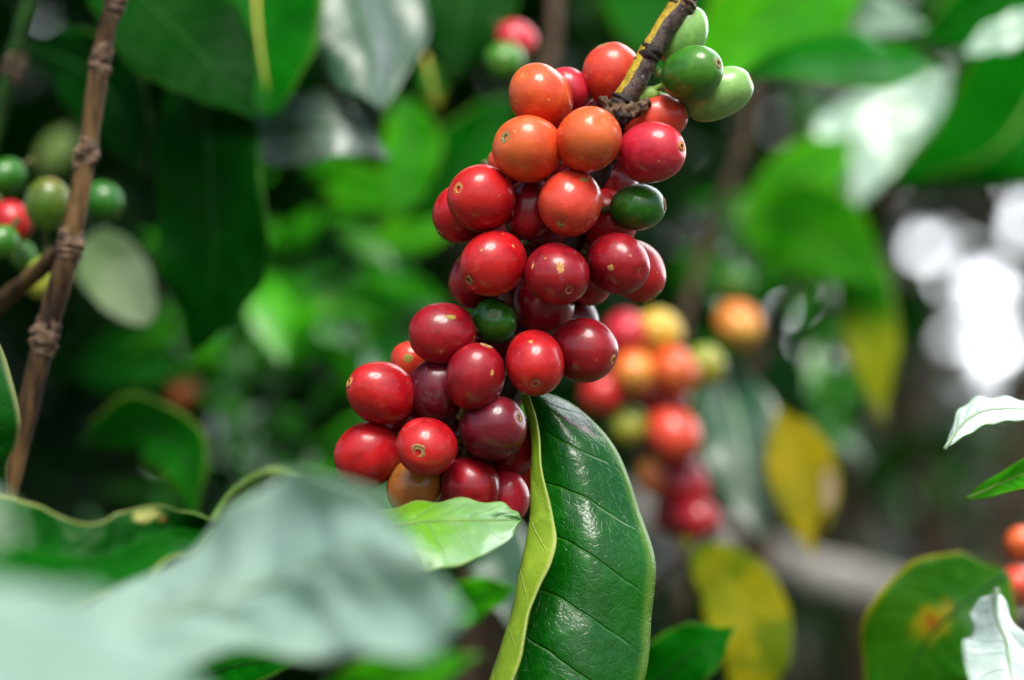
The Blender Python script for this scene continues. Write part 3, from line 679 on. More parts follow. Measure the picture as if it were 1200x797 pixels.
leaf_from_columns('dark green leaf with thin pale edge cut by the left edge', cols_px(c, midp(a, c), a), [-1.0, 0.0, 1.0], M['rim'], M['under_g'], M['midrib_dark'], nu=40, nv=12, group='foreground leaves')

GL = 'blurred leaves at the upper left'
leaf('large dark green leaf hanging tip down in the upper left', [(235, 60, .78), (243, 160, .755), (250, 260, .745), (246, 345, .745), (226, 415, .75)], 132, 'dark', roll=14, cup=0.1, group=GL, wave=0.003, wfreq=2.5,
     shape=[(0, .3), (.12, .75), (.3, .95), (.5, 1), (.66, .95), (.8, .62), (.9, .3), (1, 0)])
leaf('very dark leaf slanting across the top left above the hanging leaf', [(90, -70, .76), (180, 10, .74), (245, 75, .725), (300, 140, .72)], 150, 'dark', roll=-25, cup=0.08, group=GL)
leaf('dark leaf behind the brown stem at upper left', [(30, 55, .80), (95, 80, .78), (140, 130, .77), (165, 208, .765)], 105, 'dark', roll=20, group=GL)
leaf('bright green leaf with yellow midrib cut by the top edge at left', [(290, -160, .80), (299, -60, .78), (302, 30, .76), (318, 140, .745)], 165, 'mid', roll=8, rib='midrib_yellow', group=GL, cup=0.22, ribrad=.0011,
     shape=[(0, .2), (.2, .8), (.45, 1), (.65, 1), (.8, .8), (.9, .5), (1, 0)])
a = [(322, -60, .785), (332, 0, .775), (346, 42, .768), (375, 72, .762), (400, 108, .756), (446, 128, .752)]
c = [(480, -60, .80), (495, 0, .79), (503, 32, .782), (492, 62, .774), (472, 95, .764), (446, 130, .753)]
b = midp(a, c, -.006)
leaf_from_columns('grey sheened leaf with wavy right edge at the top left centre', cols_px(a, midp(a, b, -.002), b, midp(b, c, .004), c), [-1.0, -0.5, 0.0, 0.5, 1.0], M['glossy'], M['under_g'], M['midrib_dark'], nu=30, nv=14, wave=.002, wfreq=2, group=GL)
leaf('grey sheened leaf lying sideways below the other grey one', [(240, 170, .80), (320, 152, .775), (392, 150, .76), (458, 186, .76)], 95, 'grey', roll=-26, cup=-0.15, group=GL, bal=0.0)
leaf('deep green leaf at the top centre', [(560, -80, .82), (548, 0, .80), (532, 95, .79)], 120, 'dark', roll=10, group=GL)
leaf('small yellow green leaf left of the blurred top cherries', [(498, 66, .84), (506, 98, .835), (515, 130, .83)], 32, 'greenyellow', roll=0, group=GL, rib='midrib_yellow')
leaf('soft pale oval leaf right of the brown stem', [(98, 284, .80), (128, 312, .79), (176, 378, .78)], 78, 'dullpale', roll=5, rib=None, group=GL, shape=[(0, .25), (.2, .75), (.5, 1), (.75, .92), (.9, .62), (1, .12)])
GC = 'blurred leaves left of the bunch'
leaf('bright green leaf standing left of the upper bunch', [(470, 110, .90), (482, 180, .89), (466, 260, .88)], 72, 'bright', roll=10, group=GC)
leaf('bright green leaf leaning right behind the upper bunch', [(600, 110, .92), (545, 190, .91), (470, 262, .90)], 90, 'mid', roll=-15, group=GC)
leaf('green leaf lying flat at left of the middle bunch', [(545, 245, .95), (490, 272, .94), (430, 285, .93)], 50, 'bright', roll=20, group=GC)
leaf('yellowish green leaf below the lower grey leaf', [(360, 195, .98), (425, 222, .96), (490, 238, .95)], 52, 'bright', roll=-10, group=GC)
leaf('green leaf behind the lower left of the bunch', [(480, 300, 1.02), (440, 350, 1.0), (385, 400, .99)], 72, 'mid', roll=15, group=GC)
leaf('dim green leaf left of the lower bunch', [(480, 380, 1.0), (435, 430, .98), (380, 470, .97)], 62, 'mid', roll=-20, group=GC)
leaf('small yellowing leaf in the dark gap left of the bunch', [(378, 345, 1.0), (385, 366, .99), (390, 390, .98)], 18, 'yellow', roll=10, group=GC, rib='midrib_yellow')
leaf('green leaf with curled yellow margin in the dark lower left', [(95, 520, .80), (160, 498, .78), (215, 530, .76), (228, 612, .755)], 85, 'rimgreen', roll=30, cup=0.25, group=GC)
leaf('dark leaf above the blurred brownish cherry at left', [(90, 440, 1.0), (150, 425, .98), (225, 440, .97)], 70, 'dark', group=GC, roll=-20)
GB = 'blurred leaves along the bottom'
leaf('bright green leaf at the bottom below the huge pale leaf', [(350, 835, .455), (450, 798, .45), (565, 768, .45)], 62, 'bright', roll=-10, group=GB)
leaf('green leaf at the bottom left below the huge pale leaf', [(170, 830, .55), (260, 785, .55), (360, 770, .54)], 90, 'mid', roll=-25, group=GB)
leaf('yellow green leaf behind the curled margin of the sharp leaf', [(505, 730, .72), (552, 705, .71), (606, 688, .70)], 52, 'bright', roll=-15, group=GB)
leaf('dim teal leaf between bunch foot and curled sharp leaf', [(540, 590, .80), (585, 650, .78), (600, 740, .77)], 78, 'glossy', roll=15, group=GB)
leaf('vivid green leaf at the bottom right of the sharp leaf', [(735, 830, .70), (800, 775, .69), (862, 735, .69)], 80, 'mid', roll=-15, group=GB)
GR = 'blurred leaves at the right'
leaf('broad bright green leaf at the top right behind the green cherries', [(1010, -60, .90), (915, 10, .88), (800, 100, .87)], 145, 'bright', roll=12, group=GR)
leaf('deep green leaf behind the pale green top cherry', [(700, -60, .98), (800, 30, .96), (900, 60, .95)], 130, 'mid', roll=-20, group=GR)
a = [(866, 88, .80), (915, 54, .80), (960, 38, .80), (1000, 36, .80), (1030, 50, .80), (1066, 53, .80), (1108, 76, .80)]
c = [(866, 92, .80), (925, 90, .77), (985, 100, .765), (1035, 102, .765), (1066, 92, .775), (1088, 82, .785), (1108, 78, .80)]
b = midp(a, c, .006)
leaf_from_columns('wavy edged green leaf with a yellow spot at the upper right', cols_px(a, midp(a, b), b, midp(b, c), c), [-1.0, -0.5, 0.0, 0.5, 1.0], M['rim'] if False else M['mid'], M['under_g'], M['midrib_dark'], nu=36, nv=14, group=GR)
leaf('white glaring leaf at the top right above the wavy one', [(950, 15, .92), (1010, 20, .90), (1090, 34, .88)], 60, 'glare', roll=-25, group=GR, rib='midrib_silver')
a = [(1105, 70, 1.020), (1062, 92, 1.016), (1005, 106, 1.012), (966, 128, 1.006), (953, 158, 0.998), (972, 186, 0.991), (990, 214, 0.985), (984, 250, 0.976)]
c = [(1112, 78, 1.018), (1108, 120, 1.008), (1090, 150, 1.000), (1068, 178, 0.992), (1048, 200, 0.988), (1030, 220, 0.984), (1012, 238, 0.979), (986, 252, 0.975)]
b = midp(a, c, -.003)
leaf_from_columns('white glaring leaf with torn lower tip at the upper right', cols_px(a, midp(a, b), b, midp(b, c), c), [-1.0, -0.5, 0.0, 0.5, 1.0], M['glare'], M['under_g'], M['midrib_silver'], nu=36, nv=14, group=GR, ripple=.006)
a = [(1150, 30, .97), (1118, 100, .96), (1085, 160, .95), (1045, 210, .95)]
c = [(1330, 20, .93), (1300, 140, .92), (1225, 208, .92), (1060, 222, .95)]
b = midp(a, c, -.006)
leaf_from_columns('big soft green leaf drooping in from the right edge', cols_px(a, midp(a, b), b, midp(b, c), c), [-1.0, -0.5, 0.0, 0.5, 1.0], M['mid'], M['under_g'], M['midrib_green'], nu=36, nv=14, group=GR, flip=False)
leaf('green leaf in the top right corner', [(1230, -30, .90), (1150, 15, .88), (1070, 48, .87)], 80, 'mid', roll=-10, group=GR)
leaf('pale sheened leaf in the top right corner below the green one', [(1240, 10, .84), (1180, 40, .83), (1125, 66, .82)], 44, 'glare', roll=28, group=GR, rib='midrib_silver')
leaf('light green leaf right of the upper bunch', [(1000, 160, .98), (935, 212, .96), (862, 285, .95)], 78, 'bright', roll=14, group=GR)
leaf('vivid green leaf below the white torn leaf', [(870, 245, .96), (950, 272, .94), (1040, 335, .93)], 120, 'bright', roll=-18, group=GR)
leaf('green leaf with yellow tip hanging right of the blurred bunch', [(995, 250, .96), (1018, 370, .94), (1034, 498, .93)], 68, 'greenyellow', roll=10, group=GR, rib=None)
leaf('dark teal leaf left of the yellow tipped leaf', [(975, 285, .98), (995, 345, .97), (1006, 412, .96)], 56, 'glossy', roll=-10, group=GR)
leaf('grey striped green leaf behind the blurred bunch', [(840, 415, .92), (872, 520, .89), (892, 640, .87)], 100, 'glossy', roll=12, group=GR, rib='midrib_silver')
leaf('dark green leaf beside the grey striped one', [(925, 400, 1.0), (905, 480, .98), (915, 560, .97)], 90, 'dark', roll=-15, group=GR)
leaf('yellow leaf with browned right edge right of the grey striped leaf', [(912, 478, .88), (942, 560, .86), (952, 655, .85)], 84, 'yellowspot', roll=0, group=GR, rib=None)
leaf('mottled yellow leaf drooping at the bottom right of the sharp leaf', [(800, 630, .82), (862, 690, .80), (885, 770, .79), (868, 850, .79)], 96, 'yellow', roll=-5, group=GR, rib=None)
leaf('round green leaf with rust spot at the lower right', [(1180, 672, .70), (1120, 715, .69), (1075, 770, .69), (1060, 870, .69)], 152, 'rustspot', roll=10, group=GR, shape=[(0, .1), (.15, .7), (.35, 1), (.6, 1), (.8, .7), (1, 0)])
a = [(1168, 690, .640), (1152, 700, .638), (1136, 712, .636), (1140, 735, .632), (1128, 756, .628), (1130, 785, .622), (1150, 840, .612)]
c = [(1168, 690, .640), (1182, 712, .636), (1200, 740, .631), (1218, 765, .626), (1235, 790, .621), (1240, 820, .616), (1200, 850, .611)]
b = midp(a, c, -.004)
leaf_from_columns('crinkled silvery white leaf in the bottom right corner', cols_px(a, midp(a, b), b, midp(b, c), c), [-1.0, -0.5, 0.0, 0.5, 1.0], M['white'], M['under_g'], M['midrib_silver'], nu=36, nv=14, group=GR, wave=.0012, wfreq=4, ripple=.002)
a = [(1107, 526, .605), (1118, 490, .610), (1138, 470, .612), (1170, 465, .612), (1210, 468, .612), (1270, 470, .612)]
c = [(1107, 527, .604), (1130, 511, .604), (1155, 499, .605), (1182, 495, .606), (1215, 492, .606), (1270, 500, .606)]
b = midp(a, c, -.001)
leaf_from_columns('silvery white leaf tip entering sharp from the right edge', cols_px(a, midp(a, b), b, midp(b, c), c), [-1.0, -0.5, 0.0, 0.5, 1.0], M['white'], M['under_g'], M['midrib_silver'], nu=36, nv=14, group='in focus leaves', wave=.0006, ripple=.0015, ribrad=.0004)
a = [(1133, 584, .62), (1150, 566, .622), (1175, 550, .622), (1200, 535, .62), (1250, 510, .62)]
c = [(1133, 585, .62), (1160, 582, .614), (1185, 576, .61), (1210, 572, .606), (1250, 575, .605)]
b = midp(a, c, .001)
leaf_from_columns('bright green leaf tip below the silvery one at the right edge', cols_px(a, midp(a, b), b, midp(b, c), c), [-1.0, -0.5, 0.0, 0.5, 1.0], M['bright'], M['under_g'], M['midrib_green'], nu=30, nv=12, group='in focus leaves', ribrad=.0004)

# ---------------------------------------------------------------- stems and branches
def node_ring(parent, c, axis, r, name='node', mat='bark_node', h=0.0035, n=18, seed=0.0):
    prof = [(-1.8, .94), (-1.1, 1.05), (-.5, 1.24), (-.1, 1.30), (.2, 1.14), (.45, 1.20), (.8, 1.22), (1.2, 1.06), (1.9, .94)]
    pts = [c + axis * (a_ * h) for a_, _ in prof]; rad = [r * b_ for _, b_ in prof]
    return tube(name, pts, rad, M[mat], parent, n=28, steps=4, lump=0.30, lfreq=420, seed=seed, caps=False)

# the fruiting branch
bp = [P(905, -170, .606), (P(850, -70, .604)), P(805, -5, .602), P(764, 58, .600), P(742, 100, .599), P(728, 124, .599)]
br = tube('fruiting_branch', bp, [.0028, .0028, .0027, .0027, .0027, .0029], M['branch'], n=20, lump=0.10, steps=10, ref=V3(-0.75, -0.35, 0.75))
tag(br, 'dark brown fruiting branch with a bare yellow strip entering from the top', 'branch')
ax = (bp[3] - bp[2]).normalized()
for q, rr in ((P(762, 62, .600), .0024), (P(800, 3, .602), .0025), (P(730, 120, .599), .0024)):
    node_ring(br, q, ax, rr, mat='twig_black' if rr == .0024 else 'bark_node', h=.0018, seed=q.x * 300)
# ragged collar at the fruiting node, and the stalk that carries the green cherries
tube('node_collar', [P(704, 116, .596), P(716, 126, .593), P(730, 131, .5925), P(748, 128, .594), P(760, 118, .598)], [.0008, .0015, .0018, .0015, .0008], M['bark_node'], br, n=28, lump=0.75, steps=12, lfreq=620)
tube('node_collar', [P(714, 132, .594), P(728, 138, .591), P(744, 134, .593)], [.0008, .0015, .0008], M['twig_black'], br, n=28, lump=0.85, steps=12, lfreq=700)
tube('fruit_stalk', [P(742, 118, .601), P(756, 112, .601), P(772, 108, .601)], [.0019, .0021, .0014], M['pedicel'], br, n=12, lump=0.25, steps=5)
# the branch goes on inside the bunch
tube('inner_shoot', [P(728, 130, .600), P(705, 200, .607), P(668, 290, .609), P(625, 370, .610), P(604, 440, .607), P(575, 520, .612), P(560, 590, .614)], [.0024, .0024, .0022, .0022, .0020, .0020, .0018], M['twig_black'], br, n=14, lump=0.2, steps=6)

# brown stem at the left, knotted
sp = [P(140, -60, .655), P(132, 0, .650), P(118, 72, .648), P(101, 182, .645), P(81, 290, .642), P(53, 394, .640), P(28, 500, .638), P(-4, 620, .636), P(-60, 800, .634)]
ls = tube('knotted_branch', sp, [.0021, .0021, .0025, .0025, .0029, .0029, .0027, .0026, .0026], M['bark'], n=20, lump=0.10, steps=10)
tag(ls, 'brown knotted coffee stem leaning down the left side', 'stem')
for i, (x, y, dd, rr) in enumerate(((118, 72, .648, .0024), (101, 182, .645, .0024), (81, 290, .642, .0030), (53, 394, .640, .0029), (136, 4, .650, .0021))):
    c_ = P(x, y, dd); axx = (P(x - 20, y + 108, dd - .003) - c_).normalized()
    node_ring(ls, c_, axx, rr, seed=i * 7.3, h=.0026)
tw = tube('side_twig', [P(78, 290, .645), P(40, 322, .66), P(-5, 358, .68), P(-60, 400, .70)], [.0022, .0022, .0024, .0024], M['bark'], ls, n=14, lump=0.15)
gt = tube('green_twig', [P(48, -40, .72), P(30, 20, .72), P(14, 80, .72), P(2, 125, .72), P(-20, 200, .72)], [.0024, .0026, .0026, .0024, .0024], M['green_twig'], n=14, lump=0.12)
tag(gt, 'dark green twig in the top left corner', 'twig')
node_ring(gt, P(16, 78, .72), (P(14, 80, .72) - P(30, 20, .72)).normalized(), .0026, mat='bark_node', h=.0025)
# background stems
t_ = tube('brown_branch', [P(890, 60, 1.02), P(868, 175, 1.0), P(832, 275, .985), P(800, 390, .97), P(790, 520, .95), P(800, 640, .93), P(795, 760, .93)], [.0024, .0024, .0025, .0025, .0022, .0022, .0022], M['bark_bg'], n=12, lump=0.1)
tag(t_, 'blurred brown stem running down behind the blurred bunch', 'stem')
t_ = tube('dead_twig', [P(838, 626, .80), P(812, 640, .79), P(780, 672, .78), P(755, 715, .78), P(748, 800, .78)], [.0016, .0011, .0012, .0012, .0012], M['twig_black'], n=10, lump=0.3)
tag(t_, 'thin black dead twig between the sharp leaf and the yellow leaf', 'twig')
t_ = tube('grey_limb', [P(640, 560, 1.38), P(850, 638, 1.33), P(980, 680, 1.31), P(1100, 700, 1.30), P(1320, 705, 1.29)], [.011, .012, .012, .011, .010], M['bark_pale'], n=14, lump=0.1)
tag(t_, 'thick blurred grey limb crossing low at the right', 'branch')
t_ = tube('brown_branch', [P(655, -40, .95), P(650, 10, .93), P(645, 70, .91), P(610, 110, .90)], [.0022, .0022, .0022, .0018], M['bark_bg'], n=12, lump=0.1)
tag(t_, 'blurred brown stem above the bunch at the top centre', 'stem')
t_ = tube('brown_branch', [P(930, 340, .98), P(905, 395, .96), P(880, 450, .95), P(850, 520, .95)], [.0016, .0018, .0018, .0018], M['bark_bg'], n=10, lump=0.1)
tag(t_, 'thin blurred brown shoot right of the single orange cherry', 'stem')
t_ = tube('brown_branch', [P(560, 640, .90), P(548, 720, .90), P(545, 860, .90)], [.0034, .0034, .0034], M['bark_bg'], n=10, lump=0.1)
tag(t_, 'blurred brown stem below the small pale leaf', 'stem')

# ---------------------------------------------------------------- bushes behind
def foliage_mat(name, a, b, rough=0.4, transl=0.2, tcol=(0.03, 0.3, 0.01), spec=0.5):
    k = NT(name); g = k.n('ShaderNodeNewGeometry')
    c = k.mix(g.outputs['Random Per Island'], a, b)
    tc = k.n('ShaderNodeTexCoord')
    c = k.mix(k.math('MULTIPLY', k.ss(k.noise(tc.outputs['Object'], 22, 3), 0.45, 0.7), 0.4), c, tuple(x * 1.5 for x in b))
    k.t.nodes
    pb = k.bsdf(Base_Color=c, Roughness=rough, Specular_IOR_Level=spec)
    tb = k.n('ShaderNodeBsdfTranslucent'); k.put(tb.inputs[0], tcol)
    mx = k.n('ShaderNodeMixShader'); mx.inputs[0].default_value = transl
    k.t.links.new(pb.outputs[0], mx.inputs[1]); k.t.links.new(tb.outputs[0], mx.inputs[2])
    return k.out(mx.outputs[0])
M['fol_dark'] = foliage_mat('foliage_dark', (0.0003, 0.004, 0.0003), (0.001, 0.022, 0.0007), transl=0.06, spec=0.08, rough=0.35)  # near-black base colour carries the deep shade between leaves
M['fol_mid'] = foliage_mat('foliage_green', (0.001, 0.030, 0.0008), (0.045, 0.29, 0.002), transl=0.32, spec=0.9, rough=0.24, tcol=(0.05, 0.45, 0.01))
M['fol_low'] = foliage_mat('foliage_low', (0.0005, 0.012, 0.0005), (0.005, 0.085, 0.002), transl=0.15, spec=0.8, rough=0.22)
M['fol_dry'] = foliage_mat('foliage_dry', (0.012, 0.026, 0.012), (0.062, 0.070, 0.054), rough=0.7, transl=0.1, tcol=(0.2, 0.18, 0.1), spec=0.2)

def foliage_mesh(rng, pts, lmin, lmax, ratio=0.38):
    vs, fs = [], []
    prof = [(0, 0), (.14, .45), (.38, .98), (.62, .85), (.85, .35), (1, 0)]
    for p in pts:
        az = rng.uniform(0, 6.283); el = rng.gauss(-0.45, 0.45)
        T = Vector((math.cos(az) * math.cos(el), math.sin(az) * math.cos(el), math.sin(el)))
        S_ = T.cross(Vector((0, 0, 1))).normalized(); N = S_.cross(T)
        tw_ = rng.gauss(0, 0.5); A = S_ * math.cos(tw_) + N * math.sin(tw_); N = A.cross(T)
        L = rng.uniform(lmin, lmax); Wd = L * ratio * rng.uniform(.8, 1.15) * .5; dr = rng.uniform(.05, .3)
        i0 = len(vs)
        idx = []
        for t, w in prof:
            c = p + T * (L * (t - .5)) - Vector((0, 0, 1)) * (dr * L * (t - .3) ** 2) 
            if w == 0: idx.append((len(vs),)); vs.append(c)
            else:
                wob = N * (rng.uniform(-.06, .06) * L)
                idx.append((len(vs), len(vs) + 1, len(vs) + 2)); vs += [c - A * (Wd * w) + N * (.25 * Wd * w) + wob, c, c + A * (Wd * w) + N * (.25 * Wd * w) - wob]
        for a_, b_ in zip(idx, idx[1:]):
            if len(a_) == 1: fs += [(a_[0], b_[0], b_[1]), (a_[0], b_[1], b_[2])]
            elif len(b_) == 1: fs += [(a_[0], b_[0], a_[1]), (a_[1], b_[0], a_[2])]
            else: fs += [(a_[0], b_[0], b_[1], a_[1]), (a_[1], b_[1], b_[2], a_[2])]
    return vs, fs

def ground_z(x, y):
    far = max(0.0, min(1.0, (y - 4.0) / 5.0)); far = far * far * (3 - 2 * far)
    z = 1.45 * far * (0.5 + 0.5 * max(-1, min(1, (x + 1.0) / 3))) + 0.25 * far
    return z + 0.10 * noise.noise(Vector((x * .4, y * .4, 0))) + 0.02 * noise.noise(Vector((x * 2, y * 2, 5)))

def bush(x, y, z0, z1, rx, ry, n, lmin, lmax, mat, label, seed, holes=(), gap=-.18, base=None, group='coffee bushes behind', name='coffee_bush'):
    """a shrub: upright stems with side branches, leaves through the crown's volume"""
    rng = random.Random(seed)
    bx, by = base or (x, y)
    gz = ground_z(bx, by)
    root = empty(name, (bx, by, gz)); tag(root, label, 'bush', group)
    pts = []; tries = 0
    while len(pts) < n and tries < n * 20:
        tries += 1
        a_, b_, c_ = rng.uniform(-1, 1), rng.uniform(-1, 1), rng.uniform(-1, 1)
        rr = math.sqrt(a_ * a_ + b_ * b_)
        if rr ** 2 + abs(c_) ** 4 > 1: continue
        p = Vector((x + a_ * rx, y + b_ * ry, (z0 + z1) / 2 + c_ * (z1 - z0) / 2))
        if noise.noise(p * 5.5 + Vector((seed, 0, 0))) < gap: continue
        if any(math.hypot(p.x - h.x, p.z - h.z) < hr * .34 + lmax * .17 for h, hr in holes): continue
        pts.append(p)
    vs, fs = foliage_mesh(rng, pts, lmin, lmax)
    inv = Vector((bx, by, gz))
    link('foliage', mesh('foliage', [v - inv for v in vs], fs), M[mat], root)
    for k in range(3):
        ax_ = bx + rng.uniform(-.3, .3) * rx; ay_ = by + rng.uniform(-.3, .3) * ry
        top_ = Vector((x + rng.uniform(-.7, .7) * rx, y + rng.uniform(-.5, .5) * ry, z1 - rng.uniform(.05, .3)))
        st = [Vector((ax_, ay_, ground_z(ax_, ay_) - .03)), Vector((ax_, ay_, gz)).lerp(top_, .5) + Vector((rng.uniform(-.05, .05), 0, 0)), top_]
        tube('stem', st, [.018, .012, .005], M['bark_bg'], root, n=8, lump=.1)
    return root

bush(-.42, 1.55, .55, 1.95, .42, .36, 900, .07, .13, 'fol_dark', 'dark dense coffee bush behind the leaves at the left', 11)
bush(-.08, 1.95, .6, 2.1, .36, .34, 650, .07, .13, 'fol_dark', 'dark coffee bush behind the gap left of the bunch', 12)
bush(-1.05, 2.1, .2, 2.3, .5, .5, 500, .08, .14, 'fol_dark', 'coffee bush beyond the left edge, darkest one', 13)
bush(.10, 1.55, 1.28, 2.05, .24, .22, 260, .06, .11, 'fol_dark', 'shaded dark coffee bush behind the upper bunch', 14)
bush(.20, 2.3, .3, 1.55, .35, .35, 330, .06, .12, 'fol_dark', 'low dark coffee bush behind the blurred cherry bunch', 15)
bush(.30, 1.75, 1.58, 2.2, .32, .25, 230, .07, .12, 'fol_mid', 'light green leafy coffee bush at the top right', 16)
bush(.62, 2.9, .3, 1.42, .38, .3, 220, .05, .10, 'fol_mid', 'low loose coffee bush at the lower right', 17)
bush(-.055, 1.00, 1.345, 1.485, .085, .06, 105, .016, .044, 'fol_mid', 'small leaved shoots close behind the bunch on its left', 51, group='leafy shoots behind the bunch', name='coffee_shoot')
bush(.105, 1.10, 1.37, 1.50, .05, .07, 70, .018, .045, 'fol_mid', 'small leaved shoots right of the upper bunch', 52, group='leafy shoots behind the bunch', name='coffee_shoot')
bush(-.13, 1.02, 1.29, 1.385, .12, .08, 130, .014, .036, 'fol_low', 'small dim shoots low at the left behind the curled leaf', 53, group='leafy shoots behind the bunch', name='coffee_shoot')
bush(.36, 2.5, .9, 1.50, .34, .3, 420, .05, .10, 'fol_dry', 'dry twiggy grey brown bush low at the right', 54)
H5 = 5.2
holes = [(P(x, y, H5), r_ * H5 / FPX) for x, y, r_ in ((1156, 335, 40), (1088, 292, 26), (1200, 258, 30), (1172, 432, 40), (1128, 392, 16), (942, 388, 24), (908, 346, 20), (1200, 395, 22))]
bush(.85, 5.2, .6, 2.8, 1.4, .13, 9000, .09, .17, 'fol_dry', 'far dry brownish hedge bush at the right with bright sky gaps', 18, gap=-2, holes=holes, group='far hedge bushes')
bush(-1.0, 5.0, .5, 3.0, 1.2, .7, 4500, .14, .26, 'fol_dark', 'far dark hedge bush behind everything at the left', 19, group='far hedge bushes')
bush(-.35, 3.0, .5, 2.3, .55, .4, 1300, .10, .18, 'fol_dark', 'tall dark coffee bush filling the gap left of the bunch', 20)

# unseen leaves added overhead to dapple the sun and break up fruit highlights
bush(.03, .10, 1.92, 2.30, .34, .26, 46, .07, .13, 'fol_mid', 'coffee bush arching over the viewer above the frame', 61, gap=-2, base=(-.45, -.6), group='coffee bushes behind')
# trees that close the far side, plus an unseen canopy added for shade
def tree(x, y, h, r_, n, mat, label, seed):
    rng = random.Random(seed); gz = ground_z(x, y)
    root = empty('shade_tree', (x, y, gz)); tag(root, label, 'tree', 'shade trees beyond the bushes')
    o_ = Vector((x, y, gz))
    top_ = o_ + Vector((rng.uniform(-.4, .4), 0, h))
    tr = tube('trunk', [o_ - Vector((0, 0, .1)), o_.lerp(top_, .5) + Vector((rng.uniform(-.2, .2), 0, 0)), top_], [.16, .11, .04], M['bark_grey'], root, n=10, lump=.1)
    cl = []
    for k in range(9):
        c = top_ + Vector((rng.uniform(-1, 1) * r_, rng.uniform(-1, 1) * r_, rng.uniform(-.7, .5) * r_))
        tube('limb', [o_.lerp(top_, rng.uniform(.55, .95)), o_.lerp(top_, .9).lerp(c, .5), c], [.05, .03, .01], M['bark_grey'], root, n=6)
        cl.append((c, r_ * rng.uniform(.35, .6)))
    pts = []
    for k in range(n):
        c, q = rng.choice(cl); v_ = Vector((rng.gauss(0, 1), rng.gauss(0, 1), rng.gauss(0, .8))) * (q * .6)
        pts.append(c + v_)
    vs, fs = foliage_mesh(rng, pts, .15, .3)
    link('crown', mesh('crown', [v - o_ for v in vs], fs), M[mat], root)
def canopy(x0, x1, y0, y1, z0, z1, n, label, seed, tx, ty):  # unseen foliage roof, added to keep sky and sun off the background
    rng = random.Random(seed); o_ = Vector((tx, ty, ground_z(tx, ty)))
    root = empty('shade_tree', o_); tag(root, label, 'tree', 'shade trees beyond the bushes')
    top_ = Vector((tx, ty, z1))
    tube('trunk', [o_ - Vector((0, 0, .1)), o_.lerp(top_, .5) + Vector((.05, 0, 0)), top_], [.09, .07, .04], M['bark_grey'], root, n=10, lump=.1)
    for k in range(8):
        c = Vector((rng.uniform(x0, x1), rng.uniform(y0, y1), rng.uniform(z0, z1)))
        tube('limb', [o_.lerp(top_, rng.uniform(.8, .95)), top_.lerp(c, .5), c], [.04, .025, .008], M['bark_grey'], root, n=6)
    pts = []
    for _ in range(n):
        y_ = y0 + (y1 - y0) * rng.random() ** 1.5
        zb = z0 + (z1 - z0) * .65 * min(1, (y_ - y0) / 1.2)
        pts.append(Vector((rng.uniform(x0, x1), y_, zb + rng.uniform(0, .5))))
    vs, fs = foliage_mesh(rng, pts, .13, .24)
    link('crown', mesh('crown', [v - o_ for v in vs], fs), M['fol_dark'], root)
canopy(-2.2, .22, .85, 4.2, 1.82, 3.0, 2400, 'low spreading shade tree whose canopy roofs the bushes at the left', 41, -1.6, 3.4)
tree(-3.2, 9.0, 4.2, 1.8, 1400, 'fol_dark', 'dark shade tree far behind at the left', 31)
tree(-.6, 11.0, 4.6, 1.8, 1300, 'fol_mid', 'shade tree far behind the bunch', 32)

# ---------------------------------------------------------------- ground
def build_ground():
    k = NT('soil_and_litter'); tc = k.n('ShaderNodeTexCoord'); pos = tc.outputs['Object']
    c = k.mix(k.ss(k.noise(pos, 1.6, 5), .35, .65), (0.014, 0.016, 0.011), (0.055, 0.058, 0.046))
    c = k.mix(k.math('MULTIPLY', k.ss(k.noise(pos, 3.1, 4), .5, .62), .7), c, (0.035, 0.075, 0.02))
    n2 = k.noise(pos, 26, 5, .65); c = k.mix(k.ss(n2, .52, .66), c, (0.17, 0.15, 0.125))
    pb = k.bsdf(Base_Color=c, Roughness=.9, Specular_IOR_Level=.2, Normal=k.bump(n2, .8, .03))
    m = k.out(pb.outputs[0])
    ax_ = sorted(set([round(-10 + .25 * i, 3) for i in range(81)] + [s * q for s in (-1, 1) for q in (12, 16, 25, 45, 90, 200, 500, 1200)]))
    vs = [Vector((x, y, ground_z(x, y))) for y in ax_ for x in ax_]; n = len(ax_)
    fs = [(i * n + j, i * n + j + 1, (i + 1) * n + j + 1, (i + 1) * n + j) for i in range(n - 1) for j in range(n - 1)]
    o = link('ground', mesh('ground', vs, fs), m); o['kind'] = 'structure'
build_ground()

# ---------------------------------------------------------------- light
SUN_EL, SUN_AZ = R(57), R(174)          # azimuth from +Y clockwise: behind the camera, a little to the left
w = bpy.data.worlds.new('World'); scene.world = w; w.use_nodes = True
nt = w.node_tree; nt.nodes.clear()
sky = nt.nodes.new('ShaderNodeTexSky'); sky.sky_type = 'NISHITA'; sky.sun_disc = False
sky.sun_elevation = SUN_EL; sky.sun_rotation = SUN_AZ; sky.air_density = 1.0; sky.dust_density = 4.0; sky.ozone_density = 1.0
bg = nt.nodes.new('ShaderNodeBackground'); bg.inputs[1].default_value = 0.05
wo = nt.nodes.new('ShaderNodeOutputWorld')
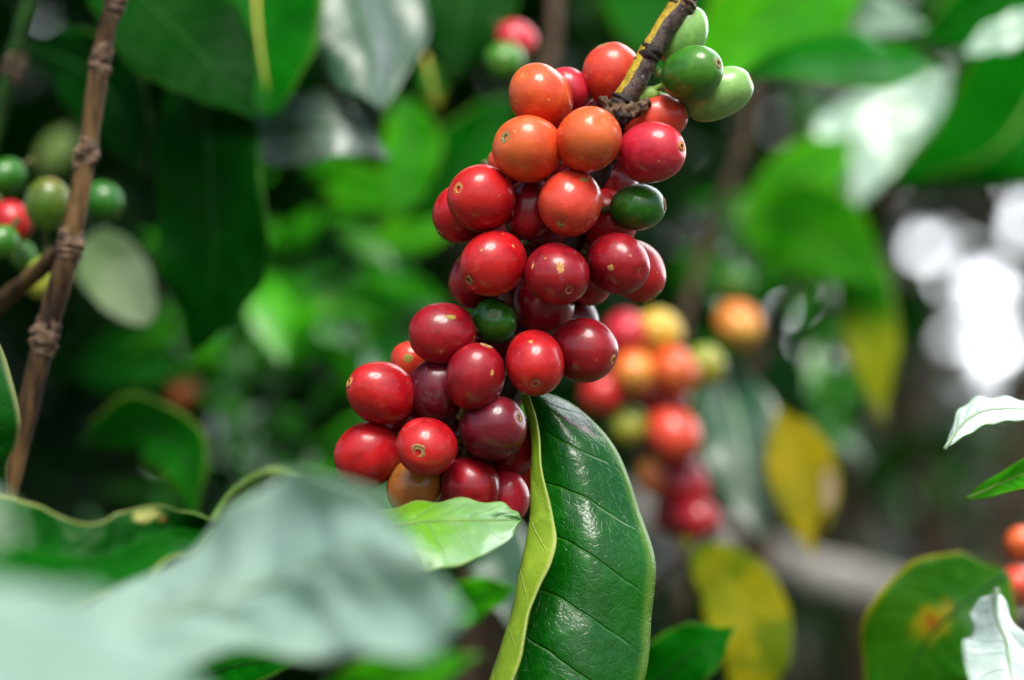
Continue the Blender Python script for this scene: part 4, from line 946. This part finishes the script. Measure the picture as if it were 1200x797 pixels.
# a broken bank of bright cloud low on the far right side of the sky
tc = nt.nodes.new('ShaderNodeTexCoord')
def vm(op, a, b):
    n_ = nt.nodes.new('ShaderNodeVectorMath'); n_.operation = op
    nt.links.new(a, n_.inputs[0])
    if isinstance(b, bpy.types.NodeSocket): nt.links.new(b, n_.inputs[1])
    else: n_.inputs[1].default_value = b
    return n_
dt = vm('DOT_PRODUCT', tc.outputs['Generated'], Vector((.46, .82, .34)).normalized())
nz = nt.nodes.new('ShaderNodeTexNoise'); nz.inputs['Scale'].default_value = 2.2; nz.inputs['Detail'].default_value = 5
nt.links.new(tc.outputs['Generated'], nz.inputs['Vector'])
ad = nt.nodes.new('ShaderNodeMath'); ad.operation = 'MULTIPLY_ADD'; ad.inputs[1].default_value = .5
nt.links.new(nz.outputs[0], ad.inputs[0]); nt.links.new(dt.outputs['Value'], ad.inputs[2])
mr = nt.nodes.new('ShaderNodeMapRange'); mr.interpolation_type = 'SMOOTHSTEP'; mr.inputs[1].default_value = .92; mr.inputs[2].default_value = 1.15
nt.links.new(ad.outputs[0], mr.inputs[0])
mx = nt.nodes.new('ShaderNodeMix'); mx.data_type = 'RGBA'; mx.inputs[7].default_value = (27, 28, 29.5, 1)
nt.links.new(mr.outputs[0], mx.inputs[0]); nt.links.new(sky.outputs[0], mx.inputs[6])
nt.links.new(mx.outputs[2], bg.inputs[0]); nt.links.new(bg.outputs[0], wo.inputs[0])
ld = bpy.data.lights.new('sun', 'SUN'); ld.energy = 1.5; ld.angle = R(30); ld.color = (1.0, 0.97, 0.92)
so = bpy.data.objects.new('sun', ld); COL.objects.link(so)
dirv = Vector((math.sin(SUN_AZ) * math.cos(SUN_EL), math.cos(SUN_AZ) * math.cos(SUN_EL), math.sin(SUN_EL)))
so.rotation_euler = dirv.to_track_quat('Z', 'Y').to_euler()

vs_ = scene.view_settings
scene.display_settings.display_device = 'sRGB'
vs_.view_transform = 'Standard'; vs_.look = 'None'; vs_.gamma = 1; vs_.use_curve_mapping = False
vs_.exposure = 2.12
scene.render.engine = 'CYCLES'
scene.cycles.use_denoising = True
scene.cycles.max_bounces = 6; scene.cycles.diffuse_bounces = 3; scene.cycles.glossy_bounces = 3; scene.cycles.transmission_bounces = 4
scene.cycles.caustics_reflective = False; scene.cycles.caustics_refractive = False
scene.cycles.sample_clamp_indirect = 4.0
